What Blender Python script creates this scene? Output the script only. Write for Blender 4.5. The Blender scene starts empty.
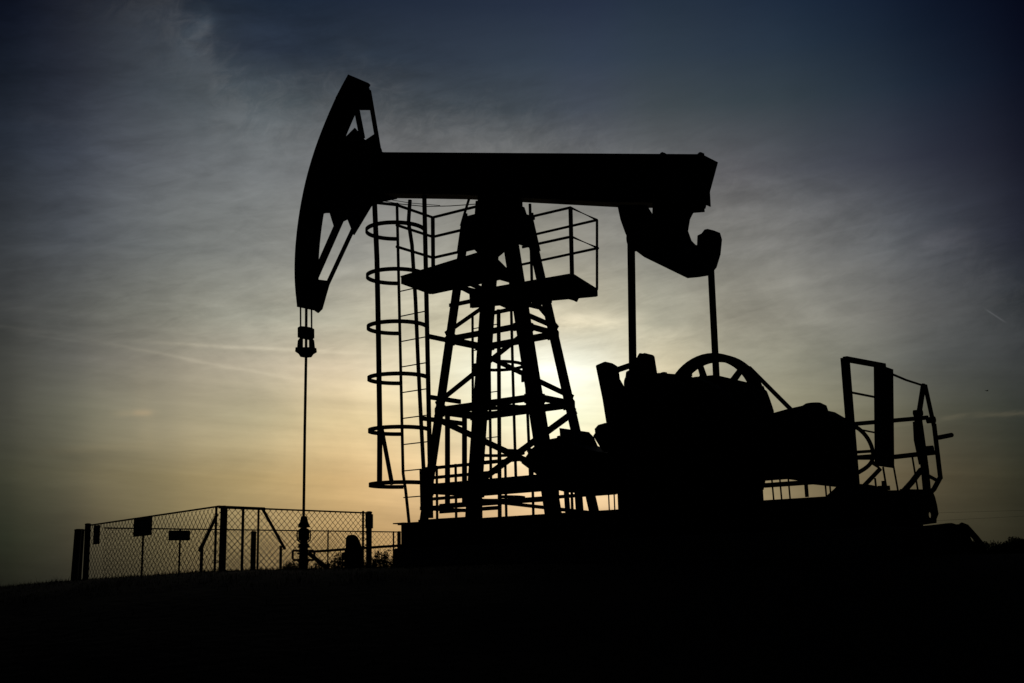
import bpy, math, random
from mathutils import Vector, Matrix, noise
random.seed(11)
S = bpy.context.scene
COL = S.collection
rad = math.radians

# ------------------------------------------------------------------ camera
FPX = 1200.0                       # focal length in pixels of a 1024 wide frame
PITCH, ROLL = rad(11.2), rad(1.2)
EYE = 1.6                          # eye above the ground the photographer stands on
Fw = Vector((0, math.cos(PITCH), math.sin(PITCH)))
U0 = Vector((0, -math.sin(PITCH), math.cos(PITCH)))
H0 = Vector((1, 0, 0))
Rt = math.cos(ROLL) * H0 - math.sin(ROLL) * U0
Up = math.cos(ROLL) * U0 + math.sin(ROLL) * H0
cd = bpy.data.cameras.new('camera')
cd.sensor_width = 36.0
cd.lens = 36.0 * FPX / 1024.0
cd.clip_start, cd.clip_end = 0.1, 9000
cam = bpy.data.objects.new('camera', cd)
COL.objects.link(cam)
M = Matrix((Rt, Up, -Fw)).transposed().to_4x4()
M.translation = Vector((0, 0, EYE))
cam.matrix_world = M
S.camera = cam


def ray(px, py):
    return Fw * FPX + Rt * (px - 512) - Up * (py - 341.5)


# ------------------------------------------------------------------ world: sky seen against a veiled low sun
def lin(c):
    return tuple(((v / 255) / 12.92 if v <= 10 else ((v / 255 + 0.055) / 1.055) ** 2.4) for v in c)


def lin3(c):
    return tuple(lin(c))


W = bpy.data.worlds.new("World")
S.world = W
W.use_nodes = True
nt = W.node_tree
nt.nodes.clear()
N, L = nt.nodes, nt.links


def val(x, sock):
    if isinstance(x, (int, float)):
        sock.default_value = x
    else:
        L.new(x, sock)


def mth(op, a, b=None, c=None, clamp=False):
    n = N.new('ShaderNodeMath')
    n.operation = op
    n.use_clamp = clamp
    val(a, n.inputs[0])
    if b is not None:
        val(b, n.inputs[1])
    if c is not None:
        val(c, n.inputs[2])
    return n.outputs[0]


def mixc(f, a, b, mode='MIX'):
    n = N.new('ShaderNodeMix')
    n.data_type = 'RGBA'
    n.blend_type = mode
    val(f, n.inputs[0])
    for s, x in ((n.inputs[6], a), (n.inputs[7], b)):
        if isinstance(x, tuple):
            s.default_value = (*x, 1)
        else:
            L.new(x, s)
    return n.outputs[2]


def smooth(x, e0, e1):
    n = N.new('ShaderNodeMapRange')
    n.interpolation_type = 'SMOOTHSTEP'
    val(x, n.inputs[0])
    n.inputs[1].default_value, n.inputs[2].default_value = e0, e1
    n.inputs[3].default_value, n.inputs[4].default_value = 0, 1
    return n.outputs[0]


def azel(px, py):
    d = ray(px, py).normalized()
    a = math.degrees(math.atan2(d.x, d.y))
    e = math.degrees(math.asin(d.z))
    return a, e + 0.021 * a


tc = N.new('ShaderNodeTexCoord')
sep = N.new('ShaderNodeSeparateXYZ')
L.new(tc.outputs['Generated'], sep.inputs[0])
AZ = mth('MULTIPLY', mth('ARCTAN2', sep.outputs[0], sep.outputs[1]), 57.29578)
EL = mth('ADD', mth('MULTIPLY', mth('ARCSINE', sep.outputs[2]), 57.29578), mth('MULTIPLY', AZ, 0.021))

XS = [10, 90, 180, 270, 360, 450, 530, 590, 650, 720, 800, 900, 1015]
ROWS = {
    -180: [(4, 6, 12), (6, 9, 16), (10, 15, 25), (14, 20, 33), (17, 25, 38), (19, 27, 41), (19, 27, 41), (19, 27, 41), (18, 26, 40), (16, 23, 38), (11, 17, 31), (5, 10, 22), (2, 5, 13)],
    5: [(8, 12, 22), (19, 24, 36), (26, 34, 46), (26, 37, 53), (32, 42, 59), (35, 45, 62), (37, 47, 65), (38, 48, 67), (37, 49, 65), (33, 45, 62), (25, 38, 57), (14, 24, 43), (3, 7, 21)],
    60: [(15, 20, 33), (34, 39, 49), (47, 55, 65), (41, 50, 64), (45, 55, 68), (49, 59, 73), (51, 62, 76), (51, 62, 78), (49, 61, 74), (44, 56, 70), (36, 49, 64), (22, 33, 49), (7, 12, 28)],
    110: [(23, 29, 40), (45, 50, 60), (64, 72, 79), (67, 76, 82), (72, 78, 83), (66, 74, 81), (66, 74, 82), (66, 73, 83), (64, 72, 78), (58, 68, 75), (49, 60, 69), (33, 44, 58), (12, 18, 33)],
    180: [(39, 45, 55), (68, 73, 82), (97, 101, 105), (108, 112, 114), (111, 112, 113), (115, 115, 114), (109, 109, 107), (105, 106, 106), (99, 100, 101), (94, 94, 97), (77, 80, 87), (54, 58, 70), (24, 27, 40)],
    260: [(54, 58, 63), (86, 90, 94), (117, 120, 118), (130, 131, 126), (146, 145, 137), (162, 160, 148), (158, 155, 140), (152, 149, 137), (139, 138, 129), (127, 126, 119), (115, 115, 112), (84, 87, 91), (40, 43, 54)],
    325: [(64, 66, 66), (103, 104, 99), (140, 139, 127), (165, 163, 147), (189, 183, 161), (214, 206, 177), (217, 208, 180), (207, 199, 172), (183, 179, 158), (151, 147, 131), (136, 134, 123), (100, 100, 97), (50, 54, 58)],
    370: [(66, 67, 63), (111, 109, 101), (152, 145, 128), (186, 175, 152), (219, 203, 172), (232, 226, 197), (252, 252, 232), (252, 251, 230), (232, 221, 188), (174, 169, 147), (143, 141, 124), (99, 100, 94), (53, 56, 57)],
    420: [(69, 69, 61), (115, 112, 95), (158, 149, 123), (192, 179, 143), (232, 209, 161), (228, 214, 174), (251, 248, 212), (251, 248, 211), (236, 224, 182), (171, 163, 133), (143, 138, 113), (97, 95, 79), (51, 54, 48)],
    480: [(62, 62, 49), (106, 99, 76), (149, 134, 97), (188, 163, 114), (222, 187, 132), (232, 200, 152), (247, 215, 168), (247, 215, 168), (226, 195, 149), (174, 155, 118), (137, 123, 92), (98, 88, 66), (50, 49, 37)],
    540: [(42, 45, 34), (77, 71, 54), (118, 105, 73), (153, 130, 89), (183, 150, 100), (198, 160, 111), (211, 173, 123), (209, 171, 121), (184, 151, 107), (144, 123, 87), (112, 97, 72), (73, 67, 50), (39, 38, 28)],
    595: [(24, 25, 20), (42, 41, 33), (68, 60, 43), (92, 78, 54), (114, 93, 60), (133, 106, 71), (138, 110, 76), (136, 108, 74), (120, 98, 66), (97, 82, 56), (75, 65, 46), (49, 47, 35), (26, 28, 20)],
}
AZ0, AZ1 = -30.0, 30.0
AZF = mth('DIVIDE', mth('SUBTRACT', AZ, AZ0), AZ1 - AZ0, clamp=True)
prev = None
for y in sorted(ROWS, reverse=True):
    cr = N.new('ShaderNodeValToRGB')
    cr.color_ramp.interpolation = 'CARDINAL'
    el = cr.color_ramp.elements
    pts = [(azel(x, y)[0], c) for x, c in zip(XS, ROWS[y])]
    c0, c1 = pts[0][1], pts[-1][1]
    pts = [(AZ0, tuple(v * .45 for v in c0))] + pts + [(AZ1, tuple(v * .45 for v in c1))]
    while len(el) < len(pts):
        el.new(0.5)
    for e, (a, c) in zip(el, pts):
        e.position = (a - AZ0) / (AZ1 - AZ0)
        e.color = (*lin(c), 1)
    L.new(AZF, cr.inputs[0])
    v = azel(512, y)[1]
    if prev is None:
        sky = cr.outputs[0]
    else:
        f = mth('DIVIDE', mth('SUBTRACT', EL, prev), v - prev, clamp=True)
        sky = mixc(f, sky, cr.outputs[0])
    prev = v


# cirrus veil: several octaves of stretched noise, rotated like the photographed wisps
def cloud(scale, sx, sy, rot, detail, rough, dist=0.0, off=0.0):
    cb = N.new('ShaderNodeCombineXYZ')
    L.new(AZ, cb.inputs[0])
    L.new(EL, cb.inputs[1])
    cb.inputs[2].default_value = off
    mp = N.new('ShaderNodeMapping')
    mp.vector_type = 'TEXTURE'
    L.new(cb.outputs[0], mp.inputs[0])
    mp.inputs['Rotation'].default_value = (0, 0, rad(rot))
    mp.inputs['Scale'].default_value = (sx, sy, 1)
    ns = N.new('ShaderNodeTexNoise')
    L.new(mp.outputs[0], ns.inputs['Vector'])
    ns.inputs['Scale'].default_value = scale
    ns.inputs['Detail'].default_value = detail
    ns.inputs['Roughness'].default_value = rough
    ns.inputs['Distortion'].default_value = dist
    return ns.outputs[0]


big = cloud(0.16, 1.7, 0.8, -12, 9, 0.62, 0.6, 3.1)
fine = cloud(0.55, 2.6, 0.5, 8, 8, 0.6, 0.4, 7.7)
streak = cloud(0.5, 7.0, 0.42, -3, 6, 0.55, 0.2, 1.3)
low = smooth(EL, 12.5, 7.5)                        # flat layered streaks low down, wisps higher up
g1 = mth('MULTIPLY', mth('SUBTRACT', smooth(big, .30, .70), .5), mth('SUBTRACT', .27, mth('MULTIPLY', low, .13)))
g2 = mth('MULTIPLY', mth('SUBTRACT', fine, .5), mth('SUBTRACT', .55, mth('MULTIPLY', low, .35)))
g3 = mth('MULTIPLY', mth('SUBTRACT', streak, .5), mth('ADD', .22, mth('MULTIPLY', low, .30)))
# ragged upper edge of the cirrus sheet: its elevation as a function of azimuth
edge_px = [(-200, -60), (60, -60), (150, -40), (205, 5), (222, 62), (262, 84), (300, 92), (345, 84), (390, 92), (430, 104), (480, 118), (560, 130), (640, 144), (720, 168), (820, 190), (900, 212), (960, 236), (1024, 290), (1200, 330)]
er = N.new('ShaderNodeValToRGB')
er.color_ramp.interpolation = 'EASE'
ee = er.color_ramp.elements
while len(ee) < len(edge_px):
    ee.new(.5)
for e_, (x_, y_) in zip(ee, edge_px):
    a_, v_ = azel(x_, y_)
    e_.position = min(max((a_ - AZ0) / (AZ1 - AZ0), 0), 1)
    e_.color = (v_ / 40,) * 3 + (1,)
L.new(AZF, er.inputs[0])
wisp = cloud(0.9, 1.3, 0.9, 35, 11, 0.68, 1.2, 5.5)
wisp2 = cloud(0.35, 1.5, 0.7, 20, 6, 0.6, .8, 2.2)
edge_s = mth('SUBTRACT', mth('MULTIPLY', er.outputs[0], 40.0), EL)
edge_s = mth('ADD', edge_s, mth('ADD', mth('MULTIPLY', mth('SUBTRACT', wisp, .5), 3.4), mth('MULTIPLY', mth('SUBTRACT', wisp2, .5), 4.0)))
sheet = mth('MULTIPLY', smooth(edge_s, -1.3, 2.6), mth('SUBTRACT', 1.0, mth('MULTIPLY', smooth(edge_s, 1.2, 7.5), .95)))
sheet = mth('MULTIPLY', sheet, mth('ADD', .45, mth('MULTIPLY', smooth(wisp, .3, .7), .75)))
sheet = mth('MULTIPLY', sheet, mth('SUBTRACT', 1.0, mth('MULTIPLY', smooth(AZ, 3.0, 17.0), .62)))
sheet = mth('MULTIPLY', sheet, smooth(AZ, -23.5, -13.0))
# the upper right of the sky is clear
av, ev = azel(520, 110)
clear = smooth(mth('ADD', mth('MULTIPLY', mth('SUBTRACT', AZ, av), .30), mth('SUBTRACT', EL, ev)), -1.0, 3.6)
mid_ = cloud(0.8, 2.0, 0.55, 14, 10, 0.66, 0.9, 11.0)
g4 = mth('MULTIPLY', mth('SUBTRACT', smooth(mid_, .32, .68), .5), mth('SUBTRACT', .12, mth('MULTIPLY', low, .10)))
veil = mth('ADD', mth('ADD', mth('ADD', g1, g4), g2), g3)
veil = mth('MULTIPLY', veil, mth('SUBTRACT', 1.0, mth('MULTIPLY', clear, .82)))
gain = mth('ADD', 1.0, veil)
vm = N.new('ShaderNodeVectorMath')
vm.operation = 'SCALE'
L.new(sky, vm.inputs[0])
L.new(gain, vm.inputs['Scale'])
sky = mixc(mth('MULTIPLY', sheet, .34), vm.outputs[0], lin3((92, 90, 88)), 'ADD')


def band(p0, p1, width, amp, colour, wob=0.0, soft=0.35):
    """a contrail or thin cloud between two directions: width in degrees"""
    global sky
    a0, e0 = azel(*p0)
    a1, e1 = azel(*p1)
    ln = math.hypot(a1 - a0, e1 - e0)
    ux, uy = (a1 - a0) / ln, (e1 - e0) / ln
    dx = mth('SUBTRACT', AZ, a0)
    dy = mth('SUBTRACT', EL, e0)
    t = mth('DIVIDE', mth('ADD', mth('MULTIPLY', dx, ux), mth('MULTIPLY', dy, uy)), ln)
    s = mth('ADD', mth('MULTIPLY', dx, -uy), mth('MULTIPLY', dy, ux))
    if wob:
        s = mth('ADD', s, mth('MULTIPLY', mth('SUBTRACT', fine, .5), wob))
    q = mth('DIVIDE', s, width)
    g = mth('POWER', 2.71828, mth('MULTIPLY', mth('MULTIPLY', q, q), -1.0))
    m = mth('MULTIPLY', smooth(t, 0, soft), smooth(t, 1, 1 - soft))
    m = mth('MULTIPLY', mth('MULTIPLY', m, g), amp)
    if wob:
        m = mth('MULTIPLY', m, mth('ADD', .45, mth('MULTIPLY', smooth(big, .3, .7), .9)))
    sky = mixc(m, sky, tuple(lin(colour)), 'ADD')


band((-60, 318), (110, 340), .10, .04, (190, 185, 170), .4)
band((0, 330), (120, 347), .07, .03, (190, 185, 170), .3)
band((170, 362), (420, 372), .16, .04, (205, 190, 160), .5)
band((200, 320), (480, 332), .22, .06, (205, 195, 170), .6)
band((20, 452), (180, 445), .20, .02, (205, 175, 120), .4)
band((95, 338), (420, 355), .095, .16, (208, 198, 172), .25)
band((60, 333), (330, 385), .09, .09, (208, 198, 172), .3)
band((-30, 300), (150, 324), .20, .035, (170, 168, 160), .9)
band((180, 300), (470, 292), .35, .06, (200, 190, 168), 1.2)
band((105, 414), (165, 412.5), .17, .045, (215, 180, 125), .3)
band((130, 413), (155, 413), .14, .045, (230, 160, 90), .2)
band((140, 345), (150, 480), .45, .022, (200, 170, 120), .5)
band((520, 323), (665, 319), .36, .46, (225, 212, 184), 1.0, .42)
band((555, 316), (620, 314), .22, .22, (225, 214, 190), .8, .4)
band((420, 312), (600, 300), .4, .16, (205, 195, 172), 1.2)
band((600, 340), (700, 332), .3, .12, (205, 195, 172), 1.0)
band((935, 419), (975, 414), .07, .05, (200, 180, 140), .5)
band((960, 415), (1060, 413), .11, .075, (200, 180, 140), .6)
band((870, 427), (950, 420), .10, .03, (190, 175, 140), .6)
band((983, 307.5), (1008, 324), .035, .055, (200, 200, 205), 0, .3)
band((720, 290), (900, 262), .30, .035, (165, 160, 150), 1.6)
band((905, 246), (985, 236), .40, .060, (165, 160, 165), 1.6)
band((755, 225), (880, 190), .45, .042, (160, 158, 160), 1.6)
band((690, 262), (820, 232), .35, .045, (160, 158, 160), 1.6)
band((172, 62), (222, 6), .60, .085, (120, 138, 150), 2.2, .4)
band((330, 42), (385, 62), .38, .045, (130, 138, 148), 2.0, .4)
band((0, 112), (110, 125), .22, .012, (150, 150, 155), 1.2)

nis = N.new('ShaderNodeTexSky')
nis.sky_type = 'NISHITA'
nis.sun_disc = False
SUN_PX = (588, 362)
sd = ray(*SUN_PX).normalized()
sun_el = math.asin(sd.z)
sun_az = math.atan2(sd.x, sd.y)
nis.sun_elevation = sun_el
nis.sun_rotation = sun_az
# photographed sky, lit from in front; the half of the sky behind the camera stays dim
front = smooth(sep.outputs[1], -.1, .55)
lp = mixc(front, (.0022, .0028, .004), sky)
b1 = N.new('ShaderNodeBackground')
L.new(lp, b1.inputs[0])
b1.inputs[1].default_value = 1.0
b2 = N.new('ShaderNodeBackground')
L.new(nis.outputs[0], b2.inputs[0])
b2.inputs[1].default_value = 0.00012
ad = N.new('ShaderNodeAddShader')
L.new(b1.outputs[0], ad.inputs[0])
L.new(b2.outputs[0], ad.inputs[1])
ow = N.new('ShaderNodeOutputWorld')
L.new(ad.outputs[0], ow.inputs[0])

sl = bpy.data.lights.new('sun', 'SUN')
sl.energy = 0.05
sl.angle = rad(10)
sl.color = (1, .86, .66)
so = bpy.data.objects.new('sun', sl)
COL.objects.link(so)
so.rotation_euler = sd.to_track_quat('Z', 'Y').to_euler()
so.location = (0, 0, 40)

vs = S.view_settings
vs.view_transform = 'Standard'
vs.look = 'None'
vs.exposure = 0
vs.gamma = 1
vs.use_curve_mapping = False


# ------------------------------------------------------------------ materials
def mat(name, c1, c2, scale=6.0, rough=.8, metal=0.0, bump=.15, detail=8, c3=None):
    m = bpy.data.materials.new(name)
    m.use_nodes = True
    t = m.node_tree
    b = t.nodes['Principled BSDF']
    tcn = t.nodes.new('ShaderNodeTexCoord')
    n = t.nodes.new('ShaderNodeTexNoise')
    n.inputs['Scale'].default_value = scale
    n.inputs['Detail'].default_value = detail
    n.inputs['Roughness'].default_value = .65
    t.links.new(tcn.outputs['Object'], n.inputs['Vector'])
    r = t.nodes.new('ShaderNodeValToRGB')
    r.color_ramp.elements[0].position = .38
    r.color_ramp.elements[1].position = .66
    r.color_ramp.elements[0].color = (*c1, 1)
    r.color_ramp.elements[1].color = (*c2, 1)
    if c3:
        e = r.color_ramp.elements.new(.72)
        e.color = (*c3, 1)
    t.links.new(n.outputs[0], r.inputs[0])
    t.links.new(r.outputs[0], b.inputs['Base Color'])
    b.inputs['Roughness'].default_value = rough
    b.inputs['Metallic'].default_value = metal
    b.inputs['Specular IOR Level'].default_value = .06
    bp = t.nodes.new('ShaderNodeBump')
    bp.inputs['Strength'].default_value = bump
    bp.inputs['Distance'].default_value = .02
    n2 = t.nodes.new('ShaderNodeTexNoise')
    n2.inputs['Scale'].default_value = scale * 7
    n2.inputs['Detail'].default_value = 4
    t.links.new(tcn.outputs['Object'], n2.inputs['Vector'])
    t.links.new(n2.outputs[0], bp.inputs['Height'])
    t.links.new(bp.outputs[0], b.inputs['Normal'])
    return m


STEEL = mat('dark_painted_steel', (.022, .023, .025), (.030, .030, .031), 5, .85, 0, .1, 8, (.040, .024, .016))
STEEL2 = mat('oily_machine_steel', (.016, .016, .017), (.026, .024, .022), 4, .75, 0, .15, 8, (.036, .022, .014))
GALV = mat('weathered_galvanised_steel', (.05, .05, .05), (.075, .075, .075), 9, .75, .2, .05)
RUST = mat('rusty_pipe_steel', (.035, .020, .013), (.055, .032, .020), 8, .9, 0, .3)
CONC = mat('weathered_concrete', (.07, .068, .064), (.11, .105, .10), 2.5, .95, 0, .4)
SIGN = mat('weathered_sign_plate', (.05, .05, .048), (.08, .078, .07), 5, .8, 0, .05)
RUBBER = mat('black_belt_rubber', (.012, .012, .012), (.02, .02, .02), 12, .8, 0, .05)
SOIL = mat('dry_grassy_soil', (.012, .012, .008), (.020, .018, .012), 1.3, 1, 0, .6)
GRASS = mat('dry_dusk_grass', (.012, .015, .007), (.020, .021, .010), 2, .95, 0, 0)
LEAF = mat('dull_green_leaf', (.028, .042, .016), (.05, .065, .024), 3, .9, 0, 0)
BARK = mat('dark_bark', (.03, .024, .018), (.05, .042, .03), 8, 1, 0, .5)
WOODP = mat('weathered_pole_timber', (.05, .04, .03), (.08, .065, .05), 6, .95, 0, .3)
FEATHER = mat('dark_feathers', (.02, .02, .02), (.03, .03, .03), 20, .9, 0, 0)


# ------------------------------------------------------------------ mesh collector
class MB:
    def __init__(s):
        s.v, s.f, s.marks = [], [], []

    def quad_ring(s, rings, cap=True):
        n = len(rings[0])
        b = len(s.v)
        s.marks.append((len(s.v), len(s.f)))
        for r in rings:
            s.v += [Vector(p) for p in r]
        for i in range(len(rings) - 1):
            for k in range(n):
                a = b + i * n + k
                c = b + i * n + (k + 1) % n
                s.f.append((a, c, c + n, a + n))
        if cap:
            s.f.append(tuple(b + k for k in reversed(range(n))))
            s.f.append(tuple(b + (len(rings) - 1) * n + k for k in range(n)))
        return s

    def box(s, lo, hi):
        x0, y0, z0 = lo
        x1, y1, z1 = hi
        return s.quad_ring([[(x0, y0, z0), (x1, y0, z0), (x1, y1, z0), (x0, y1, z0)],
                            [(x0, y0, z1), (x1, y0, z1), (x1, y1, z1), (x0, y1, z1)]])

    def frame_of(s, a, b, up=None):
        d = (b - a).normalized()
        u = Vector(up) if up else Vector((0, 0, 1))
        if abs(d.dot(u)) > .97:
            u = Vector((1, 0, 0)) if abs(d.x) < .9 else Vector((0, 1, 0))
        side = d.cross(u).normalized()
        return side, side.cross(d).normalized()

    def tube(s, pts, r, n=8):
        pts = [Vector(p) for p in pts]
        rings = []
        for i, p in enumerate(pts):
            a = pts[max(i - 1, 0)]
            b = pts[min(i + 1, len(pts) - 1)]
            sd_, up = s.frame_of(a, b)
            if rings:
                # keep rings aligned
                if sd_.dot(last) < 0:
                    sd_, up = -sd_, -up
            last = sd_
            rr = r[i] if isinstance(r, (list, tuple)) else r
            rings.append([p + sd_ * math.cos(2 * math.pi * k / n) * rr + up * math.sin(2 * math.pi * k / n) * rr for k in range(n)])
        return s.quad_ring(rings)

    def ringtube(s, c, ax1, ax2, R, r, n=8, m=28, a0=0, a1=2 * math.pi, flat=None):
        """torus arc round c in the plane of ax1, ax2; flat = (radial half thickness, half width) for a strap"""
        c, e1, e2 = Vector(c), Vector(ax1), Vector(ax2)
        nn = e1.cross(e2)
        full = abs(a1 - a0 - 2 * math.pi) < 1e-6
        rings = []
        for i in range(m + 1):
            a = a0 + (a1 - a0) * i / m
            rd = e1 * math.cos(a) + e2 * math.sin(a)
            p = c + rd * R
            if flat:
                h, w = flat
                rings.append([p + rd * h + nn * w, p - rd * h + nn * w, p - rd * h - nn * w, p + rd * h - nn * w])
            else:
                rings.append([p + rd * math.cos(2 * math.pi * k / n) * r + nn * math.sin(2 * math.pi * k / n) * r for k in range(n)])
        return s.quad_ring(rings, cap=not full)

    def bar(s, a, b, w, h, up=None):
        """rectangular bar, w across, h along up"""
        a, b = Vector(a), Vector(b)
        sd_, u = s.frame_of(a, b, up)
        q = lambda p: [p + sd_ * w / 2 + u * h / 2, p - sd_ * w / 2 + u * h / 2, p - sd_ * w / 2 - u * h / 2, p + sd_ * w / 2 - u * h / 2]
        return s.quad_ring([q(a), q(b)])

    def prism_y(s, xz, y0, y1):
        return s.quad_ring([[(x, y0, z) for x, z in xz], [(x, y1, z) for x, z in xz]])

    def prism_x(s, yz, x0, x1):
        return s.quad_ring([[(x0, y, z) for y, z in yz], [(x1, y, z) for y, z in yz]])

    def cyl(s, a, b, r, n=20):
        return s.tube([a, b], r, n)

    def lathe(s, c, prof, n=20, axis='Z'):
        c = Vector(c)
        rings = []
        for r, h in prof:
            ring = []
            for k in range(n):
                t = 2 * math.pi * k / n
                x, y = r * math.cos(t), r * math.sin(t)
                ring.append(c + (Vector((x, y, h)) if axis == 'Z' else Vector((x, h, y)) if axis == 'Y' else Vector((h, x, y))))
            rings.append(ring)
        return s.quad_ring(rings)

    def each(s, name, m, parent, origin=(0, 0, 0), bevel=0):
        """every solid collected becomes a mesh object of its own"""
        mk = s.marks + [(len(s.v), len(s.f))]
        for (v0, f0), (v1, f1) in zip(mk, mk[1:]):
            q = MB()
            q.v = s.v[v0:v1]
            q.f = [tuple(i - v0 for i in f) for f in s.f[f0:f1]]
            q.build(name, m, parent, origin, bevel)

    def build(s, name, m, parent=None, origin=(0, 0, 0), bevel=0, smooth_=False):
        o_ = Vector(origin)
        me = bpy.data.meshes.new(name)
        me.from_pydata([tuple(v - o_) for v in s.v], [], s.f)
        me.materials.append(m)
        me.update()
        if smooth_:
            me.polygons.foreach_set('use_smooth', [True] * len(me.polygons))
        ob = bpy.data.objects.new(name, me)
        COL.objects.link(ob)
        if parent:
            ob.parent = parent
        if bevel:
            bv = ob.modifiers.new('bevel', 'BEVEL')
            bv.width = bevel
            bv.segments = 2
            bv.limit_method = 'ANGLE'
            bv.angle_limit = rad(35)
        return ob


def tag(o, label=None, cat=None, group=None, kind=None):
    if label:
        o['label'] = label
    if cat:
        o['category'] = cat
    if group:
        o['group'] = group
    if kind:
        o['kind'] = kind
    return o


def empty(name, loc, rz=0):
    o = bpy.data.objects.new(name, None)
    COL.objects.link(o)
    o.location = loc
    o.rotation_euler = (0, 0, rz)
    o.empty_display_size = .2
    return o


# ------------------------------------------------------------------ pump frame: X along the beam, Y across, Z above eye level
TH = 0.67505518
OX, OY = -0.06343, 17.0
EX = Vector((math.cos(TH), -math.sin(TH), 0))
EY = Vector((math.sin(TH), math.cos(TH), 0))
PO = Vector((OX, OY, 0))


def onY(px, py, Y):
    d = ray(px, py)
    t = (Y + PO.dot(EY)) / d.dot(EY)
    P = d * t - PO
    return Vector((P.dot(EX), Y, P.z))


def onX(px, py, X):
    d = ray(px, py)
    t = (X + PO.dot(EX)) / d.dot(EX)
    P = d * t - PO
    return Vector((X, P.dot(EY), P.z))


def onZ(px, py, Z):
    d = ray(px, py)
    P = d * (Z / d.z) - PO
    return Vector((P.dot(EX), P.dot(EY), Z))


def PY(lst, Y=None):
    """pixel outline -> (X, Z) outline; points may carry their own Y"""
    out = []
    for p in lst:
        q = onY(p[0], p[1], p[2] if len(p) > 2 else Y)
        out.append((q.x, q.z))
    return out


def PX(lst, X):
    return [(onX(*p, X).y, onX(*p, X).z) for p in lst]


def pump_empty(name, X, Y, Z):
    w = PO + EX * X + EY * Y
    return empty(name, (w.x, w.y, Z + EYE), -TH)


# ------------------------------------------------------------------ ground
def ground_h(x, y):
    """height above eye level"""
    px = 512 + x / max(y, 4) * 1200
    e = 2.0 if px < 0 else (2 + 6.5 * px / 85 if px < 85 else (8.5 + 5.5 * (px - 85) / 140 if px < 225 else 14))
    crest = e / 1200 * 12.0
    t = min(max((y + 1) / 13.0, 0), 1)
    t = t * t * (3 - 2 * t)
    h = -1.6 + (crest + 1.6) * t
    if y > 12:
        k = min((y - 12) / 5, 1)
        h = crest + (-0.02 - crest) * k * k * (3 - 2 * k)
    if y > 30:
        h -= min((y - 30) * .012, 3.0)
    if y > 15 and -1 < x:
        pass
    r = math.hypot(x, y)
    if 2 < r < 200:
        h += .018 * noise.noise(Vector((x * .9, y * .9, 0))) + .010 * noise.noise(Vector((x * 3, y * 3, 4)))
    return h


def axis(lo, hi, near, step):
    """coordinates fine inside +-near, growing outside"""
    out = []
    x = 0
    st = step
    while x < hi:
        out.append(x)
        if x > near:
            st *= 1.35
        x += st
    out.append(hi)
    neg = []
    x = 0
    st = step
    while x < -lo:
        if x > 0:
            neg.append(-x)
        if x > near:
            st *= 1.35
        x += st
    neg.append(lo)
    return sorted(set(neg + out))


gx = axis(-4000, 4000, 14, .28)
gy = axis(-3000, 6000, 34, .28)
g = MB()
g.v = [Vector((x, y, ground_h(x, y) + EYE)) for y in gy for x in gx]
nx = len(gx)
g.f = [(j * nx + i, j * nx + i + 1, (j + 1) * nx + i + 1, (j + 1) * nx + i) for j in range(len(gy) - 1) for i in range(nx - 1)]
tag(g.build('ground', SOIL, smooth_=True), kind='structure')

gr = MB()


def blade(x, y, h, w):
    z = ground_h(x, y) + EYE - .01
    a = random.uniform(0, math.pi)
    dx, dy = math.cos(a) * w, math.sin(a) * w
    lx, ly = random.uniform(-.5, .5) * h, random.uniform(-.3, .3) * h
    b = len(gr.v)
    gr.v += [Vector((x - dx, y - dy, z)), Vector((x + dx, y + dy, z)), Vector((x + dx * .5 + lx * .4, y + ly * .4, z + h * .6)), Vector((x - dx * .5 + lx * .4, y + ly * .4, z + h * .6)), Vector((x + lx, y + ly, z + h))]
    gr.f += [(b, b + 1, b + 2, b + 3), (b + 3, b + 2, b + 4)]


for i in range(26000):
    y = random.uniform(9.5, 14.5)
    x = random.uniform(-.50, .10) * y
    cl = .5 + noise.noise(Vector((x * 2.2, y * 2.2, 9)))
    blade(x, y, random.uniform(.012, .04) * (.5 + cl), random.uniform(.0015, .004))
for i in range(9000):
    y = random.uniform(2, 30)
    x = random.uniform(-.6, .6) * y
    blade(x, y, random.uniform(.02, .06), random.uniform(.002, .005))
for k in range(26):
    y = random.uniform(11, 13.5)
    x = random.uniform(-.46, -.05) * y
    for i in range(5):
        blade(x + random.gauss(0, .02), y, random.uniform(.05, .10), .002)
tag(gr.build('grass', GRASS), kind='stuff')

# ------------------------------------------------------------------ concrete foundation
BZ = .45                                   # underside of the skid
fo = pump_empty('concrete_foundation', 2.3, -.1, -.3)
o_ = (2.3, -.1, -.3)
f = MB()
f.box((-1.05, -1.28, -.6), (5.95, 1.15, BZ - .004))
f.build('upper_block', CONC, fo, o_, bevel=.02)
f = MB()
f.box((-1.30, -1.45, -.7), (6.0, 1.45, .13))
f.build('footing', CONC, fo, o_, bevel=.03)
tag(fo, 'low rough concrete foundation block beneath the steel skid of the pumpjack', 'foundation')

# ------------------------------------------------------------------ the pumping unit
pj = pump_empty('pumpjack', 0, 0, BZ)
tag(pj, 'large black beam pumpjack with horsehead, lattice tower and caged ladder on concrete', 'pumpjack')
ZO = (0, 0, BZ)


def part(mb, name, m=STEEL, parent=None, bevel=0, smooth_=False, label=None):
    ob = mb.build(name, m, parent or pj, ZO, bevel, smooth_)
    if label:
        ob['label'] = label
    return ob


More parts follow.
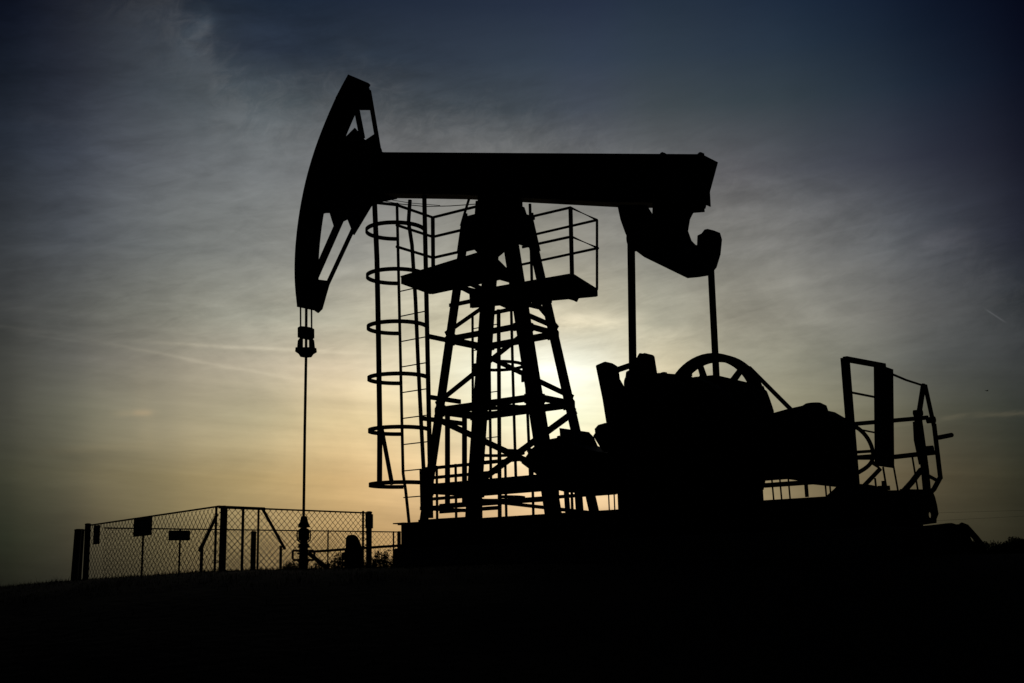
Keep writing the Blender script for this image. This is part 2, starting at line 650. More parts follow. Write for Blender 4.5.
# skid: two channels and cross members
sk = MB()
ZT = .79
for (y0, y1) in ((-1.22, -1.04), (.46, .64)):
    sk.box((-1.03, y0, ZT - .03), (5.62, y1, ZT))
    sk.box((-1.03, y0, BZ), (5.62, y1, BZ + .03))
    ym = (y0 + y1) / 2
    sk.box((-1.02, ym - .03, BZ + .03), (5.61, ym + .03, ZT - .03))
    for k in range(12):
        xx = -.95 + k * .585
        sk.box((xx, y0 + .01, BZ + .03), (xx + .02, y1 - .01, ZT - .03))
for xx in (-1.02, .1, 1.25, 2.2, 3.2, 4.3, 5.45):
    sk.box((xx, -1.04, BZ + .02), (xx + .14, .46, ZT - .012))
skid = part(sk, 'skid_frame', STEEL, bevel=.004)
dp = MB()
for k in range(11):
    x0 = -1.05 + k * .6
    if 4.9 < x0 + .6:
        x1 = 5.3
    dp.box((x0, -1.03, ZT - .010), (min(x0 + .59, 5.6), .45, ZT + .004))
dp.box((-1.06, -1.28, .775), (-.85, -1.2, .790))
part(dp, 'deck_plate', STEEL, skid)
eb = MB()
eb.prism_x(PX([(862, 486), (869, 486), (880, 490.5), (904, 490), (904, 512), (850, 512), (850, 494)], 5.58), 5.50, 5.58)
eb.build('end_beam', STEEL, skid, ZO)
# lifting lug with a hole at the far end of the skid
hc = onX(930, 515, 5.66)
lug = MB()
outl = PX([(900, 489), (932, 489.5), (935, 497), (937, 505), (938.5, 514), (936.5, 519), (936.5, 523), (915, 526)], 5.66)
ring_o, ring_i, n_ = [], [], 40
cy, cz = hc.y, hc.z


def ray_poly(cx_, cz_, a, poly):
    best = 1e9
    dx, dz = math.cos(a), math.sin(a)
    for i in range(len(poly)):
        (x1, z1), (x2, z2) = poly[i], poly[(i + 1) % len(poly)]
        ex, ez = x2 - x1, z2 - z1
        den = dx * ez - dz * ex
        if abs(den) < 1e-9:
            continue
        t = ((x1 - cx_) * ez - (z1 - cz_) * ex) / den
        u = ((x1 - cx_) * dz - (z1 - cz_) * dx) / den
        if t > 0 and -1e-6 <= u <= 1 + 1e-6:
            best = min(best, t)
    return cx_ + dx * best, cz_ + dz * best


angs = sorted([2 * math.pi * k / n_ for k in range(n_)] + [math.atan2(z - cz, y - cy) % (2 * math.pi) for y, z in outl])
for a in angs:
    ring_o.append(ray_poly(cy, cz, a, outl))
    ring_i.append((cy + .040 * math.cos(a), cz + .034 * math.sin(a)))
nn = len(angs)
b0 = len(lug.v)
for xx in (5.655, 5.662):
    lug.v += [Vector((xx, y, z)) for y, z in ring_o] + [Vector((xx, y, z)) for y, z in ring_i]
for k in range(nn):
    k2 = (k + 1) % nn
    O0, I0, O1, I1 = 0, nn, 2 * nn, 3 * nn
    lug.f += [(O0 + k, O0 + k2, I0 + k2, I0 + k), (O1 + k, I1 + k, I1 + k2, O1 + k2), (O0 + k, O1 + k, O1 + k2, O0 + k2), (I0 + k, I0 + k2, I1 + k2, I1 + k)]
part(lug, 'lifting_lug', STEEL, skid)


# tower
def LW(z):
    t = z / 5
    return 1.3078 + (.4126 - 1.3078) * t, .5881 + (.3292 - .5881) * t, -.1076 * t


def cor(sx, sy, z):
    l, w, xo = LW(z)
    return Vector((sx * (l + (.05 if sx * sy < 1 or sx < 0 else 0)) + xo, sy * (w + (.03 if sx * sy < 1 or sx < 0 else .0)), z))


tower = empty('tower', (0, 0, 0))
tower.parent = pj
LEGS = {'A': (-1, -1), 'B': (-1, 1), 'C': (1, -1), 'D': (1, 1)}
for k, (sx, sy) in LEGS.items():
    m = MB()
    s, t = .165, .016
    z0, z1 = .80, 5.22
    p0, p1 = cor(sx, sy, z0), cor(sx, sy, z1)
    for (ax, ay) in ((0, 1), (1, 0)):
        if ax:
            sec = [(0, 0), (-sx * s, 0), (-sx * s, -sy * t), (0, -sy * t)]
        else:
            sec = [(0, -sy * t), (0, -sy * s), (-sx * t, -sy * s), (-sx * t, -sy * t)]
        m.quad_ring([[p0 + Vector((a, b, 0)) for a, b in sec], [p1 + Vector((a, b, 0)) for a, b in sec]])
    # foot plate
    m.box((p0.x - sx * .28 if sx > 0 else p0.x - .08, min(p0.y - .08 * sy * -1, p0.y - sy * .25), .795), (p0.x + .08 if sx > 0 else p0.x + .28, max(p0.y + .08 * sy, p0.y - sy * .25), .825))
    m.build('leg', STEEL, tower, ZO, bevel=.002)
Z1, Z2, Z3 = 3.443, 2.409, 1.287


def tie(a, b, h, w=.07, nm='cross_tie', za=None, zb=None):
    m = MB()
    ins = .03
    pa, pb = cor(*LEGS[a], za), cor(*LEGS[b], zb)
    m.bar(pa, pb, .012, h)
    d = (pb - pa).normalized()
    # second flange of the angle section, inwards
    c = (pa + pb) / 2
    inw = Vector((-c.x + LW(za)[2], -c.y, 0))
    if abs(c.x) > abs(c.y) * 1.2 and a + b in ('AB', 'CD'):
        inw = Vector((-c.x, 0, 0))
    else:
        inw = Vector((0, -c.y, 0))
    inw.normalize()
    m.bar(pa + inw * w / 2 + Vector((0, 0, h / 2)), pb + inw * w / 2 + Vector((0, 0, h / 2)), w, .010)
    # gusset plates
    for p, q in ((pa, pb), (pb, pa)):
        e = (q - p).normalized()
        m.bar(p + e * .02, p + e * .20, .018, h * 1.35)
    return m.build(nm, STEEL, tower, ZO)


for a, b in ('AC', 'BD', 'AB', 'CD'):
    tie(a, b, .085, .07, 'cross_tie', Z1, Z1)
    tie(a, b, .095, .07, 'cross_tie', Z2, Z2)
for a, b in ('AC', 'BD', 'AB', 'CD'):
    tie(a, b, .12, .08, 'cross_tie', Z3, Z3)
DZ = .10
for a, b, za, zb in (('A', 'C', Z2 + DZ, Z1 - DZ), ('B', 'D', Z1 - DZ, Z2 + DZ), ('A', 'C', Z2 - DZ, Z3 + DZ), ('B', 'D', Z3 + DZ, Z2 - DZ),
                     ('B', 'D', 4.2, Z1 + DZ)):
    m = MB()
    pa, pb = cor(*LEGS[a], za), cor(*LEGS[b], zb)
    m.bar(pa, pb, .012, .075)
    m.bar(pa + Vector((0, .03 * (1 if pa.y < 0 else -1), .035)), pb + Vector((0, .03 * (1 if pa.y < 0 else -1), .035)), .06, .010)
    m.build('diagonal_brace', STEEL, tower, ZO)
for (a, b, za, zb), (c_, d_, zc, zd) in (((('A', 'C', Z2 + DZ, Z1 - DZ)), (('B', 'D', Z1 - DZ, Z2 + DZ))),):
    for (e_, f_, z0_, z1_) in ((a, b, za, zb), (c_, d_, zc, zd)):
        p = cor(*LEGS[e_], z0_).lerp(cor(*LEGS[f_], z1_), .5)
        m = MB()
        m.box((p.x - .10, p.y - .012, p.z - .09), (p.x + .10, p.y + .012, p.z + .09))
        m.build('brace_gusset', STEEL, tower, ZO)
for a, b, za, zb in (('A', 'B', Z1 + DZ, 4.1), ('C', 'D', 4.1, Z1 + DZ), ('A', 'C', 3.95, 3.95), ('B', 'D', 3.95, 3.95), ('A', 'C', 1.02, 1.02), ('A', 'B', 1.02, 1.02), ('B', 'D', Z3 - .1, .86), ('A', 'D', Z2, Z2)):
    m = MB()
    m.bar(cor(*LEGS[a], za), cor(*LEGS[b], zb), .05, .05)
    m.build('thin_brace', STEEL, tower, ZO)
# gusseted head of the tower
hd = MB()
za, zb = 4.72, 5.22
for a, b in ('AC', 'BD', 'AB', 'CD'):
    i = .006
    p = [cor(*LEGS[a], za), cor(*LEGS[b], za), cor(*LEGS[b], zb), cor(*LEGS[a], zb)]
    c = sum(p, Vector()) / 4
    if a + b in ('AC', 'BD'):
        nrm = Vector((0, 1 if c.y > 0 else -1, 0))
        mid = (p[0] + p[1]) / 2 + Vector((0, 0, .22))
    else:
        nrm = Vector((1 if c.x > 0 else -1, 0, 0))
        mid = (p[0] + p[1]) / 2 + Vector((0, 0, .16))
    pts = [p[0], mid, p[1], p[2], p[3]]
    hd.quad_ring([[q + nrm * .004 for q in pts], [q + nrm * .02 for q in pts]])
l, w, xo = LW(5.22)
hd.box((-l + xo - .03, -w - .05, 5.22), (l + xo + .02, w + .04, 5.26))
hd.build('head_plate', STEEL, tower, ZO)
bl = MB()
for sx in (-1, 1):
    for sy in (-1, -.4, .4, 1):
        bl.cyl((sx * .37 + xo, sy * .32, 5.18), (sx * .37 + xo, sy * .32, 5.32), .022, 6)
bl.each('bolt', STEEL, tower, ZO)

# centre bearing
br = MB()
br.prism_y([(-.36, 5.26), (.20, 5.26), (.20, 5.30), (.16, 5.42), (-.34, 5.5), (-.36, 5.32)], -.27, .27)
br.cyl((-.08, -.33, 5.36), (-.08, .33, 5.36), .17, 28)
br.prism_y([(-.36, 5.38), (.18, 5.38), (.18, 5.49), (-.36, 5.61)], -.20, .20)
part(br, 'centre_bearing', STEEL2, bevel=.006)

# walking beam
bm = MB()
Yb = .17
TL, TR = onY(376, 152, -Yb), onY(698, 154, -Yb)
BL, B2, B3, BR_ = onY(378, 198, Yb), onY(470, 199.5, Yb), onY(620, 207.5, Yb), onY(703, 209, Yb)


def zon(a, b, x):
    return a.z + (b.z - a.z) * (x - a.x) / (b.x - a.x)


botp = [BL, B2, B3, BR_]
fl = .028
bm.prism_y([(TL.x, TL.z), (TR.x, TR.z), (TR.x, TR.z - fl), (TL.x, TL.z - fl)], -Yb, Yb)
for p, q in zip(botp, botp[1:]):
    bm.prism_y([(p.x, p.z), (q.x, q.z), (q.x, q.z + fl), (p.x, p.z + fl)], -Yb, Yb)
for s in (-1, 1):
    bm.prism_y([(TL.x, TL.z - fl), (TR.x, TR.z - fl)] + [(p.x - .001, p.z + fl) for p in reversed(botp)], s * .125 - .008, s * .125 + .008)
for t in [i / 9 for i in range(10)]:
    xx = BL.x + .1 + (TR.x - .15 - BL.x) * t
    seg = 0 if xx < B2.x else (1 if xx < B3.x else 2)
    zb_ = zon(botp[seg], botp[seg + 1], xx) + fl
    zt_ = zon(TL, TR, xx) - fl
    bm.prism_y([(xx, zb_), (xx + .015, zb_), (xx + .015, zt_), (xx, zt_)], -.16, .16)
# end plate
ev_ = Vector((BR_.x - TR.x, 0, BR_.z - TR.z))
bm.prism_y([(TR.x - .01, TR.z), (TR.x + .012, TR.z), (BR_.x + .012, BR_.z), (BR_.x - .01, BR_.z)], -.165, .165)
ye_ = .235
pA, pB = onY(698, 153.5, -ye_), onY(703, 209, Yb)
bm.quad_ring([[Vector((pA.x + .013, -.17, pA.z)), Vector((pA.x + .013, ye_, pA.z)), Vector((pB.x + .013, .185, pB.z)), Vector((pB.x + .013, -.17, pB.z))],
              [Vector((pA.x + .030, -.17, pA.z)), Vector((pA.x + .030, ye_, pA.z)), Vector((pB.x + .030, .185, pB.z)), Vector((pB.x + .030, -.17, pB.z))]])
bm.prism_y([(pB.x - .16, pB.z - .02), (pB.x + .02, pB.z - .045), (pB.x + .02, pB.z), (pB.x - .16, pB.z)], -.05, .18)
beam = part(bm, 'walking_beam', STEEL, bevel=.003)
for (px, py) in ((662, 153), (700, 153)):
    e = MB()
    c = onY(px, py + 2, -.1)
    e.bar(c - Vector((.05, 0, 0)), c + Vector((.05, 0, 0)), .05, .03)
    e.ringtube(c + Vector((0, 0, .005)), (1, 0, 0), (0, 0, 1), .020, .016, 6, 16)
    part(e, 'lifting_eye', STEEL, beam)
e = MB()
c = onX(708, 203, BR_.x)
e.bar((BR_.x, .02, BR_.z + .1), (BR_.x + .05, .14, BR_.z + .08), .05, .03)
part(e, 'end_stop', STEEL, beam)

# horsehead
hh = empty('horsehead', (0, 0, 0))
hh.parent = pj
HY = .225
arc_px = [(348.5, 74.5), (338, 94), (326, 121), (315, 150), (306, 181), (300, 211), (296.5, 238), (295, 262), (295.3, 285), (297.5, 307)]
arc = [onY(x, y, -HY) for x, y in arc_px]


def refine(P, n=4):
    out = []
    for i in range(len(P) - 1):
        p0, p1, p2, p3 = P[max(i - 1, 0)], P[i], P[i + 1], P[min(i + 2, len(P) - 1)]
        for k in range(n):
            t = k / n
            out.append(.5 * ((2 * p1) + (p2 - p0) * t + (2 * p0 - 5 * p1 + 4 * p2 - p3) * t * t + (3 * p1 - p0 - 3 * p2 + p3) * t ** 3))
    out.append(P[-1])
    return out


arc = refine(arc, 3)


def inner(P, w):
    out = []
    for i, p in enumerate(P):
        a, b = P[max(i - 1, 0)], P[min(i + 1, len(P) - 1)]
        d = (b - a).normalized()
        out.append(p + Vector((-d.z, 0, d.x)) * w)
    return out


in1 = inner(arc, .03)
in2 = inner(arc, .075)
m = MB()
for i in range(len(arc) - 1):
    b = len(m.v)
rings = [[Vector((p.x, -HY - .01, p.z)), Vector((p.x, HY + .01, p.z)), Vector((q.x, HY + .01, q.z)), Vector((q.x, -HY - .01, q.z))] for p, q in zip(arc, in1)]
m.quad_ring(rings)
# guide lips for the bridle
for s in (-1, 1):
    out = inner(arc, -.0)
m.build('curved_face_plate', STEEL, hh, ZO)
NEARG = [(314, 172), (330, 150), (345, 138), (355, 128), (364, 139), (383, 153), (384, 196), (370, 204), (356, 224), (348, 219), (338, 224), (334, 226), (330, 213), (308, 213)]
FARG = [(327, 190), (338, 160), (352, 146), (366, 140), (375, 134), (381.5, 150), (384, 198), (372, 205), (354, 235), (348, 220), (330, 211.5), (319, 215)]
for s, G in ((-1, NEARG), (1, FARG)):
    m = MB()
    y0, y1 = (s * HY - .012, s * HY + .012)
    m.quad_ring([[Vector((p.x, y, p.z)) for p in (a,)] for y, a in []] or [[(0, 0, 0)] * 3, [(0, 0, 0)] * 3], cap=False) if False else None
    for i in range(len(arc) - 1):
        a, b, c, d = in1[i], in1[i + 1], in2[i + 1], in2[i]
        m.prism_y([(a.x, a.z), (b.x, b.z), (c.x, c.z), (d.x, d.z)], y0, y1)
    m.prism_y(PY(G, s * HY), y0, y1)
    if s < 0:
        m.bar(onY(351, 80, -HY), onY(362.5, 139, -HY), .03, .10)
        m.prism_y(PY([(349, 75), (353, 96), (341, 100), (336, 98)], -HY), y0 - .002, y1 + .002)
        m.bar(onY(342, 216, -HY), onY(304, 302, -HY), .03, .15)
        m.prism_y(PY([(296, 268), (316, 272), (305, 308), (297.5, 307)], -HY), y0 - .002, y1 + .002)
    else:
        m.bar(onY(369, 91, HY), onY(379, 150, HY), .03, .075)
        m.prism_y(PY([(367, 87), (369, 88), (372, 110), (360, 110), (356, 104)], HY), y0 - .002, y1 + .002)
        m.bar(onY(362, 210, HY), onY(322, 296, HY), .03, .075)
        m.prism_y(PY([(314, 279), (330, 281), (322, 309), (318, 313), (314, 310)], HY), y0 - .002, y1 + .002)
    m.build('side_frame', STEEL, hh, ZO)
m = MB()                                    # crosswise plates joining both side frames
pl = PY([(366, 150), (386, 153), (388, 196), (368, 200)], 0)
m.prism_y(pl, -HY + .012, HY - .012)
m.build('cross_plate', STEEL, hh, ZO)

# ladder with safety cage (near side) and its twin on the far side
deckZ = 4.27


def ladder(yl, s, px_top, px_bot, nm, zb0, ztop):
    """s = -1: the cage bulges to the near side"""
    la = empty(nm, (0, 0, 0))
    la.parent = pj
    x0a, x0b = px_top
    x1a, x1b = px_bot
    pa, pb = onY(*x0a, yl), onY(*x0b, yl)
    qa, qb = onY(*x1a, yl), onY(*x1b, yl)

    def at(t0, t1, z):
        k = (z - t1.z) / (t0.z - t1.z)
        return t1 + (t0 - t1) * k
    for (t0, t1, r) in ((pa, qa, .021), (pb, qb, .032)):
        m = MB()
        if yl < 0 and r < .03:
            kink = at(t0, t1, 1.45)
            m.tube([at(t0, t1, ztop), kink, kink + Vector((.05, 0, -.25)), onY(409.5, 527, yl)], r)
        else:
            m.tube([at(t0, t1, ztop), at(t0, t1, zb0)], r)
        m.build('side_rail', STEEL, la, ZO)
    z = zb0 + .30
    while z < (4.3 if yl < 0 else 4.1):
        m = MB()
        m.tube([at(pa, qa, z), at(pb, qb, z)], .0085, 6)
        m.build('rung', STEEL, la, ZO)
        z += .362
    R = .405
    for i, z in enumerate((4.79, 4.135, 3.41, 2.70, 1.99, 1.265)):
        if yl > 0 and i in (0, 1):
            continue
        c = (at(pa, qa, z) + at(pb, qb, z)) / 2 + Vector((0, s * .32, 0))
        m = MB()
        a_open = math.asin(.32 / R)
        # arc from one rail round the outside to the other
        if s < 0:
            m.ringtube(c, (1, 0, 0), (0, 1, 0), R, 0, 4, 36, math.pi - a_open - .0, 2 * math.pi + a_open, flat=(.006, .028)) if False else \
                m.ringtube(c, (1, 0, 0), (0, 1, 0), R, 0, 4, 36, math.pi - a_open, 2 * math.pi + a_open, flat=(.012, .026))
        else:
            m.ringtube(c, (1, 0, 0), (0, 1, 0), R, 0, 4, 36, -a_open, math.pi + a_open, flat=(.012, .024))
        m.build('cage_hoop', STEEL, la, ZO)
    return la


LY = -1.35
lad = ladder(LY, -1, ((397, 205), (424.5, 205)), ((403, 470), (430, 470)), 'caged_ladder', .82, 5.33)
for pts, r in (([(374.5, 201), (377, 260), (378.5, 340), (379.8, 430), (379.5, 485)], .036), ([(410, 200), (408.5, 222), (412, 245), (415.5, 300), (418, 360), (421, 420), (424.5, 486)], .026)):
    m = MB()
    yy = -1.35 - .45
    m.tube([onY(x, y, yy if r > .03 else -1.97) for x, y in pts], r, 8)
    m.build('cage_bar', STEEL, lad, ZO)
m = MB()
m.tube([onY(381.5, 428, -1.8), onY(392, 484, -1.9)], .03, 8)
m.build('cage_strut', STEEL, lad, ZO)
lad2 = ladder(1.32, 1, ((472.5, 300), (498.5, 300)), ((473, 470), (499.5, 470)), 'caged_ladder', .82, 4.25)
for pts in ([(511, 300), (513, 380), (516, 482)], [(524, 310), (527, 400), (530.5, 482)], [(489, 330), (490, 410), (491, 482)]):
    m = MB()
    m.tube([onY(x, y, 1.8) for x, y in pts], .024, 8)
    m.build('cage_bar', STEEL, lad2, ZO)

m = MB()
m.bar(onY(423, 469, -1.15), onY(424, 507, -1.15), .03, .11)
m.build('rail_shoe', STEEL, lad, ZO)
# ladder stand-off brackets: run across from the ladder to the tower
for z_, pl_, pr_ in ((None, (429, 397), (460, 403)), (None, (420, 418), (466, 426)), (None, (427, 336), (450, 339))):
    a = onY(*pl_, LY)
    b = onX(*pr_, a.x)
    m = MB()
    m.bar(a, Vector((a.x, b.y, a.z)), .04, .06)
    part(m, 'ladder_bracket', STEEL, lad)
for px, y0, y1 in ((447.5, 412, 509), (464.5, 404, 507)):
    m = MB()
    yy = -.75 if px < 450 else -.45
    m.bar(onY(px, y0, yy), onY(px, y1, yy), .055, .05)
    part(m, 'bracket_post', STEEL, lad)

# two service decks with railings, one on either side of the tower head
platform = empty('service_platform', (0, 0, 0))
platform.parent = pj
def zq(px, py, z=None):
    return onZ(px, py, deckZ if z is None else z)


nearq = [zq(400.5, 276), zq(488, 249), Vector((.42, -.46, deckZ)), zq(430.5, 287)]
farq = [zq(469, 291), zq(572.5, 273), zq(598, 289), zq(470, 301)]
for Q in (nearq, farq):
    m = MB()
    dn = Vector((0, 0, -.02))
    m.quad_ring([[p + dn for p in Q], list(Q)])
    for i in (0, 1, 2, 3):
        a, b = Q[i], Q[(i + 1) % 4]
        c = sum(Q, Vector()) / 4
        a2, b2 = a + (c - a).normalized() * .03, b + (c - b).normalized() * .03
        m.bar(a2 + Vector((0, 0, -.07)), b2 + Vector((0, 0, -.07)), .05, .09)
    for k in range(1, 6):
        t = k / 6
        p, q = Q[0].lerp(Q[1], t), Q[3].lerp(Q[2], t)
        m.bar(p.lerp(q, .05) + Vector((0, 0, -.055)), p.lerp(q, .95) + Vector((0, 0, -.055)), .03, .06)
    m.build('deck', STEEL, platform, ZO)
for (a, b) in ((onY(455, 284, -.35), onY(482, 298, 0.2)), (onY(461, 279, -.3), onY(486, 291, .3)), (onY(572, 297, .9), onY(577, 300, .9)), (Vector((-.45, -1.2, 4.15)), Vector((-.40, 1.3, 4.15))), (Vector((.36, -.6, 4.15)), Vector((.36, 1.2, 4.15)))):
    m = MB()
    m.bar(a, b, .05, .06)
    m.build('support_bracket', STEEL, platform, ZO)


r1 = MB()
zz = 5.30
for dz in (0, -.30, -.62):
    pts = [(-.90, -1.36, zz + dz), (-.93, -.56, zz + dz), (.02, -.52, zz + dz)]
    if dz == 0:
        pts = [tuple(onY(374, 202.5, -1.8))] + pts
    r1.tube(pts, .022, 8)
r1.tube([(-.93, -.56, zz), (-.93, -.56, deckZ - .02)], .03, 8)
r1.build('railing', STEEL, platform, ZO)
r2 = MB()
for dz in (0, -.44):
    r2.tube([(.0, .40, zz + dz), tuple(onZ(570.5, 207.5, zz) + Vector((0, 0, dz))), tuple(onZ(597, 220, zz) + Vector((0, 0, dz))), tuple(onZ(534, 234.5, zz) + Vector((-.3, 0, dz))), (-.62, .9, zz + dz)], .021, 8)
r2.tube([onZ(570.5, 207.5, zz), zq(572, 275)], .032, 8)
r2.tube([onZ(597, 220, zz), zq(597, 289)], .02, 8)
r2.tube([(.16, .40, zz + .2), (.16, .40, deckZ)], .022, 8)
r2.build('railing', STEEL, platform, ZO)

# equaliser and pitman arms
XE = 2.8
eq = MB()
o1 = [(619, 205), (622, 219), (627, 233), (632, 243), (638, 251), (646, 257), (689, 278), (700, 277), (709, 275.5), (715, 268), (719, 255), (720.5, 240), (718.5, 233), (712, 230.5), (706, 229), (703, 233), (699, 235), (698.5, 246), (694, 245), (690, 241), (686, 230), (684.5, 226), (689, 216), (696, 209), (700, 205), (655, 205), (655, 221), (650, 213), (647, 205)]
body = [(619, 205), (622, 219), (627, 233), (632, 243), (638, 251), (646, 257), (689, 278), (700, 277), (709, 275.5), (715, 268), (719, 255), (720.5, 240), (718.5, 233), (712, 230.5), (706, 229), (703, 233), (699, 235), (698.5, 246), (694, 245), (690, 241), (686, 230), (672, 226), (655, 222), (650, 213), (645, 205)]
eq.prism_x(PX(body, XE), XE - .03, XE + .03)
for (bx, by, r) in ((636, 240, .14), (707, 254, .15)):
    c = onX(bx, by, XE)
    eq.cyl((XE - .06, c.y, c.z), (XE + .06, c.y, c.z), r, 20)
eqo = part(eq, 'equaliser_beam', STEEL, bevel=.01)
m = MB()
c = onX(672, 215, XE)
hang = PX([(655, 196), (654, 222), (686, 232), (688, 220), (691, 214), (698, 207), (700, 196)], XE)
m.prism_x(hang, XE - .035, XE + .035)
part(m, 'tail_bearing', STEEL2, eqo, bevel=.006)
for (a, b, w, nm) in (((631, 233), (633, 385), .105, 'n'), ((711, 270), (717, 390), .105, 'f')):
    p, q = onX(*a, XE), onX(*b, XE)
    m = MB()
    m.bar(p, q, w, .05, up=(1, 0, 0))
    q2 = q
    m.cyl((XE - .05, q.y, q.z), (XE + .05, q.y, q.z), .13, 20)
    part(m, 'pitman_arm', STEEL, bevel=.004)

# gear reducer, cranks with counterweights
m = MB()
YN, YF = -.62, .62
gpts = [(628, 400, YN), (640, 384, YN), (700, 380, YN), (742, 388, YF), (764, 386, YF), (768, 398, YF), (770, 430, YF), (768, 470, YF), (764, 490, YF), (640, 500, YN), (618, 480, YN)]
m.prism_y(PY(gpts), YN, YF)
zg = onY(690, 440, 0)
m.box((zg.x - .55, YN - .03, zg.z - .03), (zg.x + .6, YF + .03, zg.z + .03))
for k in range(6):
    m.cyl((zg.x - .5 + k * .2, YN - .02, zg.z - .07), (zg.x - .5 + k * .2, YN - .02, zg.z + .07), .018, 6)
gb = part(m, 'gearbox', STEEL2, bevel=.02)
m = MB()
pl_ = onY(618, 513, -1.0).x
pr_ = onY(764, 500, .70).x
m.box((pl_, -1.0, .80), (pr_, .70, 1.25))
part(m, 'gearbox_pedestal', STEEL, bevel=.01)
shaft = onY(676, 430, 0)
m = MB()
m.cyl((shaft.x, -1.35, shaft.z), (shaft.x, 1.25, shaft.z), .09, 20)
part(m, 'crankshaft', STEEL2)


def crank(outlines, y0, y1, arm, ay):
    cr_ = empty('crank', (0, 0, 0))
    cr_.parent = pj
    m = MB()
    m.prism_y(PY(arm, ay), ay - .05, ay + .05)
    m.build('crank_arm', STEEL2, cr_, ZO, bevel=.01)
    for o, yr in outlines:
        m = MB()
        m.prism_y(PY(o, yr), y0, y1)
        m.build('counterweight', STEEL2, cr_, ZO, bevel=.02)


crank([([(640, 384), (648, 376), (662, 373.5), (682, 375), (702, 379), (720, 388), (738, 405), (746, 430), (742, 462), (728, 488), (700, 500), (650, 500), (624, 485), (611, 452), (611, 425), (624, 400)], -1.15),
       ([(599, 366), (608.5, 362), (615, 366), (616.5, 378), (621, 386), (627, 392), (640, 430), (628, 450), (611, 444), (610, 425), (606, 400)], -1.15),
       ([(640, 359), (643, 353.5), (646, 354.5), (648, 353.5), (651, 355), (655, 380), (660, 420), (638, 420)], -1.15)],
      -1.24, -1.06, [(628, 372), (640, 366), (690, 415), (692, 440), (672, 448), (625, 396)], -1.0)
m = MB()
m.tube([onY(617, 370, -1.15), onY(636, 363.5, -1.15)], .036, 10)
part(m, 'adjusting_screw', STEEL2)
crank([([(690, 384), (712, 379), (728, 381), (744, 387), (757, 386), (764, 390), (767, 398), (771, 410), (771.5, 424), (770, 450), (764, 476), (740, 488), (700, 480)], 1.05)],
      .95, 1.15, [(705, 376), (724, 380), (715, 440), (695, 440)], .9)
# small breather and lugs on top
m = MB()
for px, py in ((701, 377), (708, 378), (740, 386), (750, 386)):
    c = onY(px, py + 3, .3)
    m.cyl(c - Vector((0, 0, .05)), c + Vector((0, 0, .055)), .022, 8)
m.each('oil_filler', STEEL2, gb, ZO)

for px, py, yy, h, r in ((664, 374, -1.0, .05, .03), (672, 375, -1.0, .035, .02), (690, 376, .2, .06, .025), (727, 383, .5, .04, .035), (757, 387, .6, .05, .02), (560, 437, -.2, .05, .03), (574, 434, 0, .04, .02)):
    c = onY(px, py + 3, yy)
    m = MB()
    m.lathe((c.x, c.y, c.z), [(r, -.12), (r, h * .6), (r * 1.5, h * .6), (r * 1.5, h), (r * .5, h * 1.2)], 6)
    part(m, 'fitting', STEEL2)
# flywheel pulley and belt to the motor
PYY = .80
c = onY(713.5, 407.5, PYY)
m = MB()
R = .72
m.ringtube(c, (1, 0, 0), (0, 0, 1), R - .05, 0, 4, 56, flat=(.052, .09))
m.cyl(c - Vector((0, .12, 0)), c + Vector((0, .12, 0)), .12, 20)
fly = part(m, 'flywheel_pulley', STEEL2)
for k in range(6):
    a = rad(46 + 60 * k)
    d = Vector((math.cos(a), 0, math.sin(a)))
    m = MB()
    up_ = Vector((0, 1, 0))
    m.tube([c + d * .1, c + d * (R - .09)], [.06, .044], 8)
    m.build('spoke', STEEL2, fly, ZO)
mp_ = onY(800, 437, PYY)
m = MB()
m.cyl(mp_ - Vector((0, .1, 0)), mp_ + Vector((0, .1, 0)), .16, 24)
part(m, 'motor_pulley', STEEL2)
m = MB()
for s in (1, -1):
    # external tangents of both pulleys
    dv = mp_ - c
    dist = math.hypot(dv.x, dv.z)
    base = math.atan2(dv.z, dv.x)
    off = math.acos((R - .16) / dist)
    a = base + s * off
    n_v = Vector((math.cos(a), 0, math.sin(a)))
    m.bar(c + n_v * (R + .008), mp_ + n_v * .168, .14, .022, up=n_v)
m.each('drive_belt', RUBBER, pj, ZO)

# motor under its hood, at the right end
m = MB()
n_, f_ = -.42, .42
hood = [(770, 413.5, n_), (786, 409, n_), (804, 405, n_), (849, 420, f_), (853, 431, f_), (855, 468, f_), (850, 487, f_), (836, 487, f_), (828, 484, f_), (800, 480, f_), (790, 477.5, f_), (778, 474, f_), (772, 476, f_), (765, 474, f_), (766, 440, n_)]
m.prism_y(PY(hood), n_, f_)
mo = part(m, 'electric_motor', STEEL2, bevel=.015)
m = MB()
cc = onY(814, 414, -.15)
m.lathe((cc.x, -.15, cc.z), [(.165, -.05), (.165, .03), (.15, .09), (.09, .125), (.02, .13)], 20)
m.build('terminal_box', STEEL2, mo, ZO, smooth_=True)
m = MB()
cc = onY(815, 448, 0)
m.lathe((cc.x, 0, cc.z), [(.26, -.62), (.30, -.60), (.30, -.43), (.22, -.425)], 24, 'Y')
m.build('motor_end_cover', STEEL2, mo, ZO)
m = MB()
a, b = onY(764, 485.5, .55), onY(852, 482.5, .55)
m.bar(a, Vector((b.x, .55, a.z)), .07, .055)
m.bar(Vector((a.x, -.5, a.z)), Vector((b.x + .1, -.5, a.z)), .07, .055)
m.prism_y(PY([(829, 497), (838, 489), (846, 480), (858, 484), (868, 484.5), (879, 487), (880, 492), (852, 496)], .2), .1, .3)
m.each('motor_slide_rail', STEEL, pj, ZO)
m = MB()
for px in (806,):
    m.bar(onY(px, 484, .55), onY(px + 1, 497, .55), .035, .035)
part(m, 'slide_rail_post', STEEL)
m = MB()
